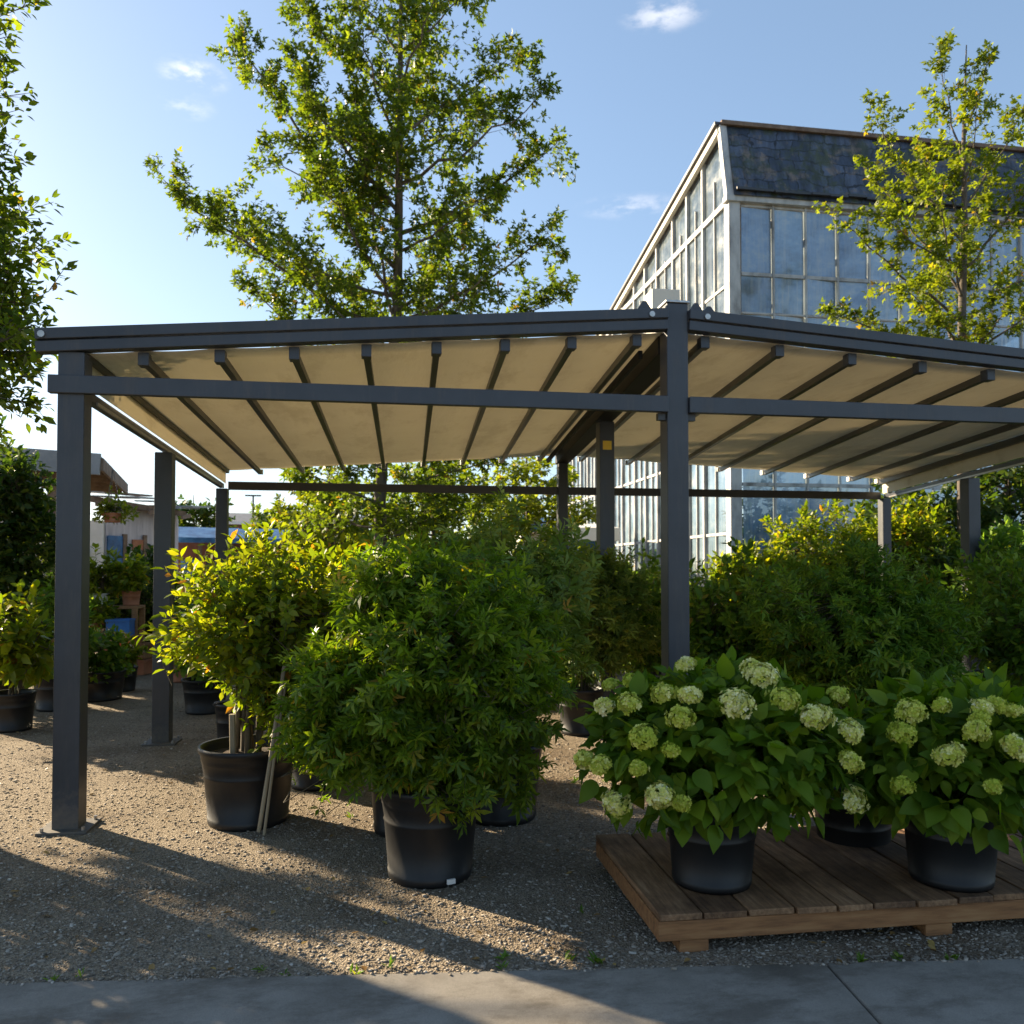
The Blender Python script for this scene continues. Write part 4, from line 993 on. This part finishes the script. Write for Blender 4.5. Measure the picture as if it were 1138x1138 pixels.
for k, (f, z, w_, h_, mt) in enumerate(((.15, 2.0, .5, .7, 'bluetarp'), (.45, 2.15, .35, .25, 'terracotta'), (.6, 1.9, .25, .5, 'eavewood'), (.27, 1.2, .12, 2.4, 'eavewood'), (.55, 1.2, .10, 2.4, 'eavewood'))):
    q = Vector((w0.x, w0.y, 0)).lerp(Vector((w1.x, w1.y, 0)), f); MB().box((q.x, q.y - .05 - .012 * k, z), (w_, .05, h_), math.atan2(w1.y - w0.y, w1.x - w0.x)).build('wall_board', M[mt], s2)
# stock and clutter along the path
def crate_stack(name, label, cat, q, mats, w=.5, h=.3, rz=0):
    t = thing(name, label, cat, (q.x, q.y, 0), rz)
    for i, mt in enumerate(mats):
        z = i * (h + .01)
        MB().box((0, 0, z + h / 2), (w, w * .7, h)).box((0, 0, z + h - .02), (w + .03, w * .7 + .03, .04)).build('box', M[mt], t, bevel=.006)
    return t
crate_stack('box_stack', 'stack of blue and white boxes beside the path, right of the middle left post', 'boxes', at_d(207, 690, 13.5), ['whitepaint', 'bluetarp', 'whitepaint'], .42, .26, .2)
crate_stack('box_stack', 'stack of terracotta coloured boxes at the foot of the plant stand', 'boxes', at_d(150, 720, 12.3), ['terracotta', 'orangewood'], .4, .22, -.2)
for i, (px0, D, pr, cz, cr_, fm, pm_, lab) in enumerate([
        (205, 11.5, .2, .62, .34, 'leaf_tree2', 'terracotta', 'leafy plant in a terracotta pot just right of the middle left post'),
        (222, 12.6, .22, .75, .38, 'leaf_hedge', 'pot', 'dark plant in a black pot behind the terracotta-potted one'),
        (236, 14.5, .22, .95, .5, 'leaf_dark', 'pot', 'tall dark plant in a black pot before the kiosk'),
        (45, 12.2, .24, 1.0, .5, 'leaf_tree2', 'pot', 'golden leafy plant in front of the shelter post'),
        (80, 13.0, .22, .95, .45, 'leaf_lit', 'terracotta', 'bright plant under the shelter behind the front left post'),
        (128, 14.6, .22, .9, .42, 'leaf_tree2', 'pot', 'golden plant between the plant stand and the shed'),
        (150, 16.5, .24, 1.1, .55, 'leaf_lit', 'pot', 'light green plant against the whitewashed shed wall'),
        (185, 17.0, .24, 1.0, .5, 'leaf_hedge', 'pot', 'dark plant against the right end of the shed')]):
    p = at_d(px0, 700, D); p.z = 0
    shrub('potted_plant', lab, 'potted plant', p, (pr, pr * 1.4, M[pm_]), (0, 0, cz), (cr_, cr_, cr_ * .9), int(330 * cr_), 8, .11, T_OVAL, M[fm], 140 + i, shoot=.24, nstem=4, group='plants along the gravel path')
# hanging basket under the shelter eave
q = at_d(125, 560, 14.9)
hb = shrub('hanging_basket', 'trailing hanging basket under the shelter eave, right of the front left post', 'hanging basket', (q.x, q.y, 2.35), (.16, .16, M['terracotta']), (0, 0, .2), (.3, .3, .24), 70, 8, .09, T_OVAL, M['leaf_tree2'], 160, shoot=.2, nstem=3)
for k in range(3):
    a = k * 2.094; MB().tube([(.15 * math.cos(a), .15 * math.sin(a), .15), (0, 0, .95)], .006, 5).build('wire', M['metal_dk'], hb)
# blue-roofed kiosk beyond the path
q0 = at_d(198, 600, 27); q1 = at_d(330, 600, 29)
kk = thing('kiosk', 'low brown kiosk with a blue tarpaulin awning at the end of the path', 'kiosk', (0, 0, 0))
L = (q1 - q0).length
MB().hexa([(q0.x, q0.y, 0), (q1.x, q1.y, 0), (q1.x, q1.y + 3, 0), (q0.x, q0.y + 3, 0), (q0.x, q0.y, 2.8), (q1.x, q1.y, 2.8), (q1.x, q1.y + 3, 2.8), (q0.x, q0.y + 3, 2.8)]).build('wall', M['brick'], kk)
roofsheet([(q0.x - .2, q0.y - 1.6, 2.47), (q1.x + .2, q1.y - 1.6, 2.47), (q1.x + .2, q1.y + .02, 2.86), (q0.x - .2, q0.y + .02, 2.86)], .04).build('awning', M['bluetarp'], kk)
MB().bar((q0.x - .2, q0.y - 1.63, 2.43), (q1.x + .2, q1.y - 1.63, 2.43), .05, .16).build('valance', M['bluetarp'], kk)
for i in range(5):
    a = q0.lerp(q1, (i + .3) / 5); MB().box((a.x, a.y - .03, 1.0), (.55, .05, 1.7)).build('doorway' if i % 2 else 'window', M['door'] if i % 2 else M['bluetarp'], kk)
for i in range(5):
    a = q0.lerp(q1, i / 4); MB().box((a.x, a.y - 1.5, 1.17), (.1, .1, 2.34)).build('awning_post', M['eavewood'], kk)
b0 = at_d(235, 600, 44); b1 = at_d(400, 600, 47)
bb = thing('warehouse', 'long low red-brown building with a slate roof on the skyline', 'building', (0, 0, 0))
MB().hexa([(b0.x, b0.y, 0), (b1.x, b1.y, 0), (b1.x, b1.y + 8, 0), (b0.x, b0.y + 8, 0), (b0.x, b0.y, 4.0), (b1.x, b1.y, 4.0), (b1.x, b1.y + 8, 4.0), (b0.x, b0.y + 8, 4.0)]).build('wall', M['brick'], bb)
MB().hexa([(b0.x - .3, b0.y - .5, 4.0), (b1.x + .3, b1.y - .5, 4.0), (b1.x + .3, b1.y + 8.5, 4.0), (b0.x - .3, b0.y + 8.5, 4.0), (b0.x - .3, b0.y + 3.5, 4.75), (b1.x + .3, b1.y + 3.5, 4.75), (b1.x + .3, b1.y + 4.5, 4.75), (b0.x - .3, b0.y + 4.5, 4.75)]).build('roof', M['slate'], bb)
MB().bar((b0.x - .3, b0.y - .55, 3.98), (b1.x + .3, b1.y - .55, 3.98), .06, .16).build('gutter', M['whitepaint'], bb)
for i in range(6):
    a = b0.lerp(b1, (i + .5) / 6); MB().box((a.x, a.y - .03, 2.4), (.9, .06, 1.2)).build('window', M['door'], bb)
# lamp post on the skyline
q = at_d(281, 600, 38)
lp = thing('street_lamp', 'thin street lamp with a flat double head on the skyline', 'street lamp', (q.x, q.y, 0))
MB().tube([(0, 0, 0), (0, 0, 4.85)], [.07, .04], 8).build('pole', M['metal_dk'], lp)
MB().box((0, 0, 4.87), (.7, .14, .06)).build('lamp_head', M['metal_dk'], lp)
# blue parasol beyond the rear rail
q = at_d(590, 600, 22)
pr_ = thing('parasol', 'blue market parasol beyond the rear rail, by the rear ridge post', 'parasol', (q.x, q.y, 0))
MB().tube([(0, 0, 0), (0, 0, 2.9)], .03, 8).build('pole', M['whitepaint'], pr_)
MB().lathe([(.02, 3.0), (1.2, 2.62), (1.22, 2.45), (1.2, 2.45), (1.18, 2.6), (.02, 2.97)], 8).build('canopy', M['bluetarp'], pr_)
# white sales counter hut between the rear posts
q = at_d(648, 600, 24)
ht = thing('sales_hut', 'pale hut with a blue side seen between the rear and middle ridge posts', 'hut', (q.x, q.y, 0))
MB().box((-.6, 0, 1.15), (2.2, 2.0, 2.3)).build('wall', M['bluetarp'], ht)
MB().hexa([(-1.9, -1.3, 2.3), (.7, -1.3, 2.3), (.7, 1.3, 2.3), (-1.9, 1.3, 2.3), (-1.9, -1.3, 2.65), (.7, -1.3, 2.65), (.7, 1.3, 2.9), (-1.9, 1.3, 2.9)]).build('roof', M['whitepaint'], ht)

# ------------------------------------------------------------------ greenhouse
GX, GY = 7.52, 17.0
gh = thing('greenhouse', 'tall old glasshouse with white frames and a dark mossy roof', 'greenhouse', (0, 0, 0))
ZE, ZR, YR, YE, ZE2 = 9.50, 11.25, 17.38, 33.0, 8.3
def rake(y): return ZR + (ZE2 - ZR) * (y - YR) / (YE - YR)
GX1 = 22.0
MB().box((GX + .11, GY + .11, ZE / 2), (.26, .26, ZE)).build('corner_post', M['frame'], gh, bevel=.01)
rowz = [.5, 1.95, 3.35, 4.85, 6.2, 7.05, 7.9, ZE - .12]
x = GX + .26; rg = random.Random(8)
while x < GX1:
    w = .755
    o = MB()
    for i in range(len(rowz) - 1):
        z0, z1 = rowz[i], rowz[i + 1]; t0 = rg.uniform(-.03, .03); t1 = rg.uniform(-.04, .04)
        o.add([(x + .024, GY + .06 + t0, z0 + .03), (x + w - .03, GY + .06 - t0, z0 + .03), (x + w - .03, GY + .06 + t1, z1 - .03), (x + .024, GY + .06 - t1, z1 - .03)], [(0, 1, 2, 3)])
    wo = o.build('window', M['glass'], gh)
    fr = MB().box((x + w, GY + .05, ZE / 2), (.042, .09, ZE - .1))
    for i, z0 in enumerate(rowz):
        fr.box((x + w / 2, GY + .055, z0), (w - .044, .06, .075 if i in (0, 2, 6) else .035))
    fr.build('frame', M['frame'], wo)
    x += w
MB().box(((GX + GX1) / 2 + .15, GY + .06, .24), (GX1 - GX, .2, .46)).build('base_wall', M['concrete'], gh)
MB().box(((GX + GX1) / 2, GY + .02, ZE - .01), (GX1 - GX + .2, .22, .13)).build('eave_rail', M['frame'], gh, bevel=.01)
# side wall
yy = GY + .26; k = 0
while yy < YE - .4:
    w = 1.0 if k % 3 else 1.25
    ya, yb = yy, min(yy + w, YE)
    o = MB(); levels = [.5, 2.3, 4.1, 5.9, 7.7, ]
    for i in range(len(levels)):
        z0 = levels[i]
        z1a = levels[i + 1] if i + 1 < len(levels) else min(ZE, rake(ya) - .2); z1b = levels[i + 1] if i + 1 < len(levels) else min(ZE, rake(yb) - .2)
        t0 = rg.uniform(-.02, .02)
        o.add([(GX + .06 + t0, ya + .03, z0 + .03), (GX + .06, yb - .03, z0 + .03), (GX + .06 - t0, yb - .03, z1b - .03), (GX + .06, ya + .03, z1a - .03)], [(3, 2, 1, 0)])
    if rake(ya) - .2 > ZE + .25:
        o.add([(GX + .06, ya + .03, ZE + .1), (GX + .06, yb - .03, ZE + .1), (GX + .06, yb - .03, max(ZE + .12, rake(yb) - .15)), (GX + .06, ya + .03, rake(ya) - .15)], [(3, 2, 1, 0)])
    wo = o.build('window', M['glass_side'], gh)
    fr = MB(); tz = rake(yb) - .08
    fr.box((GX + .04, yb, tz / 2), (.11, .07, tz)); fr.box((GX + .05, (ya + yb) / 2, tz / 2 - .3), (.07, .03, tz - .8))
    for z0 in levels: fr.box((GX + .052, (ya + yb) / 2, z0), (.06, yb - ya - .075, .06))
    zt = min(ZE, rake(yb) - .2)
    fr.box((GX + .045, (ya + yb) / 2, zt), (.10, yb - ya - .075, .12))
    fr.build('frame', M['frame'], wo)
    yy += w; k += 1
MB().box((GX + .06, (GY + YE) / 2 + .2, .24), (.2, YE - GY - .2, .46)).build('base_wall', M['concrete'], gh)
MB().bar((GX - .06, YR, ZR - .06), (GX - .06, YE, rake(YE) - .06), .10, .18).build('barge_board', M['creampaint'], gh)
MB().bar((GX - .09, YR - .05, ZR + .06), (GX - .09, YE, rake(YE) + .06), .18, .07).build('rake_trim', M['metal_dk'], gh)
MB().bar((GX - .0, GY + .0, ZE), (GX - .0, YR, ZR), .16, .14, up=(0, -1, .4)).build('barge_board', M['frame'], gh)
# roof : steep front slope and long back slope
rf = MB(); rf.hexa([(GX + .08, GY - .14, ZE + .04), (GX1, GY - .14, ZE + .04), (GX1, GY - .04, ZE + .04), (GX + .08, GY - .04, ZE + .04),
          (GX + .08, YR - .06, ZR), (GX1, YR - .06, ZR), (GX1, YR + .04, ZR), (GX + .08, YR + .04, ZR)]).build('roof', M['roof'], gh)
MB().hexa([(GX, YR, ZR - .04), (GX1, YR, ZR - .04), (GX1, YE, ZE2 - .04), (GX, YE, ZE2 - .04), (GX, YR, ZR + .02), (GX1, YR, ZR + .02), (GX1, YE, ZE2 + .02), (GX, YE, ZE2 + .02)]).build('roof', M['roof'], gh)
MB().box(((GX + GX1) / 2, YR, ZR + .06), (GX1 - GX + .1, .26, .10)).build('ridge_cap', M['eavewood'], gh, bevel=.01)
fl = MB()
for i in range(34):
    fl.box((GX + .3 + i * .43, GY - .13 + rg.uniform(-.02, .02), ZE + .16 + rg.uniform(-.03, .04)), (.42, .16, .05), R(rg.uniform(-2, 2)))
fl.build('flashing', M['metal_dk'], gh)
# vent box on the side wall
vb = MB().box((GX - .35, 20.2, 7.05), (.7, .8, 1.3)).build('vent_box', M['creampaint'], gh, bevel=.02)
MB().box((GX - .36, 20.2, 7.78), (.95, 1.1, .10)).build('vent_cap', M['eavewood'], vb)
sl_ = MB()
for i in range(6): sl_.box((GX - .36, 19.79, 6.6 + i * .17), (.5, .04, .08))
sl_.build('louvre', M['brick'], vb)
# benches and plants inside give the panes something dark to show
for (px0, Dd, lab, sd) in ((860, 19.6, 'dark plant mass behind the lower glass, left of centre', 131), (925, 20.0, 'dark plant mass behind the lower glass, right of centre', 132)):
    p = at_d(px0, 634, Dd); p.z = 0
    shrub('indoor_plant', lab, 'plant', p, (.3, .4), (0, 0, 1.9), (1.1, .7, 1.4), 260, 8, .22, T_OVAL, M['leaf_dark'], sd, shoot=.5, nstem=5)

# distant wood closing the horizon
rng = np.random.default_rng(12); n = 9000
th = rng.uniform(-1.1, 1.2, n); rr_ = rng.uniform(75, 95, n); X = rr_ * np.sin(th); Y = rr_ * np.cos(th)
hh = 3.2 + 1.3 * np.sin(th * 23) * np.sin(th * 7 + 1) + .8 * np.sin(th * 61)
Z = rng.uniform(0, 1, n) ** .8 * hh
o = leaf_object('distant_wood', np.stack([X, Y, Z], -1), rng.normal(0, 1, (n, 3)), rng.normal(0, 1, (n, 3)), rng.uniform(.7, 1.4, n), T_OVAL, M['leaf_dark'], None, rng)
tag(o, kind='stuff')

# ------------------------------------------------------------------ light
SUN_EL = R(20); sdir = Vector((-.73, .68, 0)).normalized()
sdir = Vector((sdir.x * math.cos(SUN_EL), sdir.y * math.cos(SUN_EL), math.sin(SUN_EL)))
ld = bpy.data.lights.new('sun', 'SUN'); ld.energy = 5.0; ld.angle = R(.55); ld.color = (1, .82, .57)
lo = bpy.data.objects.new('sun', ld); COL.objects.link(lo); lo.rotation_euler = sdir.to_track_quat('Z', 'Y').to_euler(); lo.location = (-8, 8, 12)
W = bpy.data.worlds.new('World'); S.world = W; W.use_nodes = True
nt = W.node_tree; bg = nt.nodes['Background']
sky = nt.nodes.new('ShaderNodeTexSky'); sky.sky_type = 'NISHITA'; sky.sun_disc = False
sky.sun_elevation = SUN_EL; sky.sun_rotation = math.atan2(sdir.x, sdir.y)
sky.air_density = 1.0; sky.dust_density = .7; sky.ozone_density = 4.0; sky.altitude = 100
# a few thin fair-weather wisps, placed by direction in the sky
tc = nt.nodes.new('ShaderNodeTexCoord')
def wisp(px0, py0, sx, sy, amt, prev):
    d = ray(px0, py0).normalized()
    ru = Vector((d.y, -d.x, 0)).normalized(); uu = ru.cross(d)
    def dot(v, k):
        n = nt.nodes.new('ShaderNodeVectorMath'); n.operation = 'DOT_PRODUCT'; n.inputs[1].default_value = tuple(v)
        nt.links.new(tc.outputs['Generated'], n.inputs[0]); m_ = nt.nodes.new('ShaderNodeMath'); m_.operation = 'DIVIDE'; m_.inputs[1].default_value = k
        nt.links.new(n.outputs['Value'], m_.inputs[0]); return m_.outputs[0]
    off_u = dot(ru, sx); off_v = nt.nodes.new('ShaderNodeMath'); off_v.operation = 'SUBTRACT'
    nt.links.new(dot(uu, sy), off_v.inputs[0]); off_v.inputs[1].default_value = d.dot(uu) / sy
    cb_ = nt.nodes.new('ShaderNodeCombineXYZ'); nt.links.new(off_u, cb_.inputs[0]); nt.links.new(off_v.outputs[0], cb_.inputs[1])
    ln_ = nt.nodes.new('ShaderNodeVectorMath'); ln_.operation = 'LENGTH'; nt.links.new(cb_.outputs[0], ln_.inputs[0])
    fwd = dot(d, 1.0)
    nz = nt.nodes.new('ShaderNodeTexNoise'); nz.inputs['Scale'].default_value = 26; nz.inputs['Detail'].default_value = 7; nz.inputs['Roughness'].default_value = .62
    mp = nt.nodes.new('ShaderNodeMapping'); mp.inputs['Scale'].default_value = (1, 1, 2.4); nt.links.new(tc.outputs['Generated'], mp.inputs[0]); nt.links.new(mp.outputs[0], nz.inputs['Vector'])
    # mask = smooth(1-len) * smooth(noise)
    m1 = nt.nodes.new('ShaderNodeMapRange'); m1.interpolation_type = 'SMOOTHSTEP'; m1.inputs['From Min'].default_value = 1.0; m1.inputs['From Max'].default_value = .1
    nt.links.new(ln_.outputs['Value'], m1.inputs['Value'])
    m2 = nt.nodes.new('ShaderNodeMapRange'); m2.interpolation_type = 'SMOOTHSTEP'; m2.inputs['From Min'].default_value = .42; m2.inputs['From Max'].default_value = .68
    nt.links.new(nz.outputs['Fac'], m2.inputs['Value'])
    gt = nt.nodes.new('ShaderNodeMath'); gt.operation = 'GREATER_THAN'; gt.inputs[1].default_value = 0; nt.links.new(fwd, gt.inputs[0])
    a_ = nt.nodes.new('ShaderNodeMath'); a_.operation = 'MULTIPLY'; nt.links.new(m1.outputs[0], a_.inputs[0]); nt.links.new(m2.outputs[0], a_.inputs[1])
    b_ = nt.nodes.new('ShaderNodeMath'); b_.operation = 'MULTIPLY'; nt.links.new(a_.outputs[0], b_.inputs[0]); nt.links.new(gt.outputs[0], b_.inputs[1])
    c_ = nt.nodes.new('ShaderNodeMath'); c_.operation = 'MULTIPLY'; c_.inputs[1].default_value = amt; nt.links.new(b_.outputs[0], c_.inputs[0])
    mx = nt.nodes.new('ShaderNodeMix'); mx.data_type = 'RGBA'; nt.links.new(c_.outputs[0], mx.inputs[0]); nt.links.new(prev, mx.inputs['A'])
    mx.inputs['B'].default_value = (7.8, 7.9, 8.1, 1)
    return mx.outputs['Result']
c = sky.outputs[0]
for w_ in ((215, 84, .040, .020, .62), (207, 119, .034, .014, .30), (738, 16, .050, .020, .42), (700, 229, .070, .016, .26), (400, 200, .12, .03, .12)):
    c = wisp(*w_, c)
gm = nt.nodes.new('ShaderNodeGamma'); gm.inputs['Gamma'].default_value = .67
sc_ = nt.nodes.new('ShaderNodeVectorMath'); sc_.operation = 'SCALE'; sc_.inputs['Scale'].default_value = 1.18
nt.links.new(c, gm.inputs['Color']); nt.links.new(gm.outputs[0], sc_.inputs[0])
nt.links.new(sc_.outputs[0], bg.inputs['Color']); bg.inputs['Strength'].default_value = .092

S.view_settings.view_transform = 'Standard'; S.view_settings.look = 'None'; S.view_settings.gamma = 1
S.view_settings.exposure = 1.78
S.cycles.max_bounces = 8; S.cycles.transparent_max_bounces = 12
S.cycles.use_denoising = True
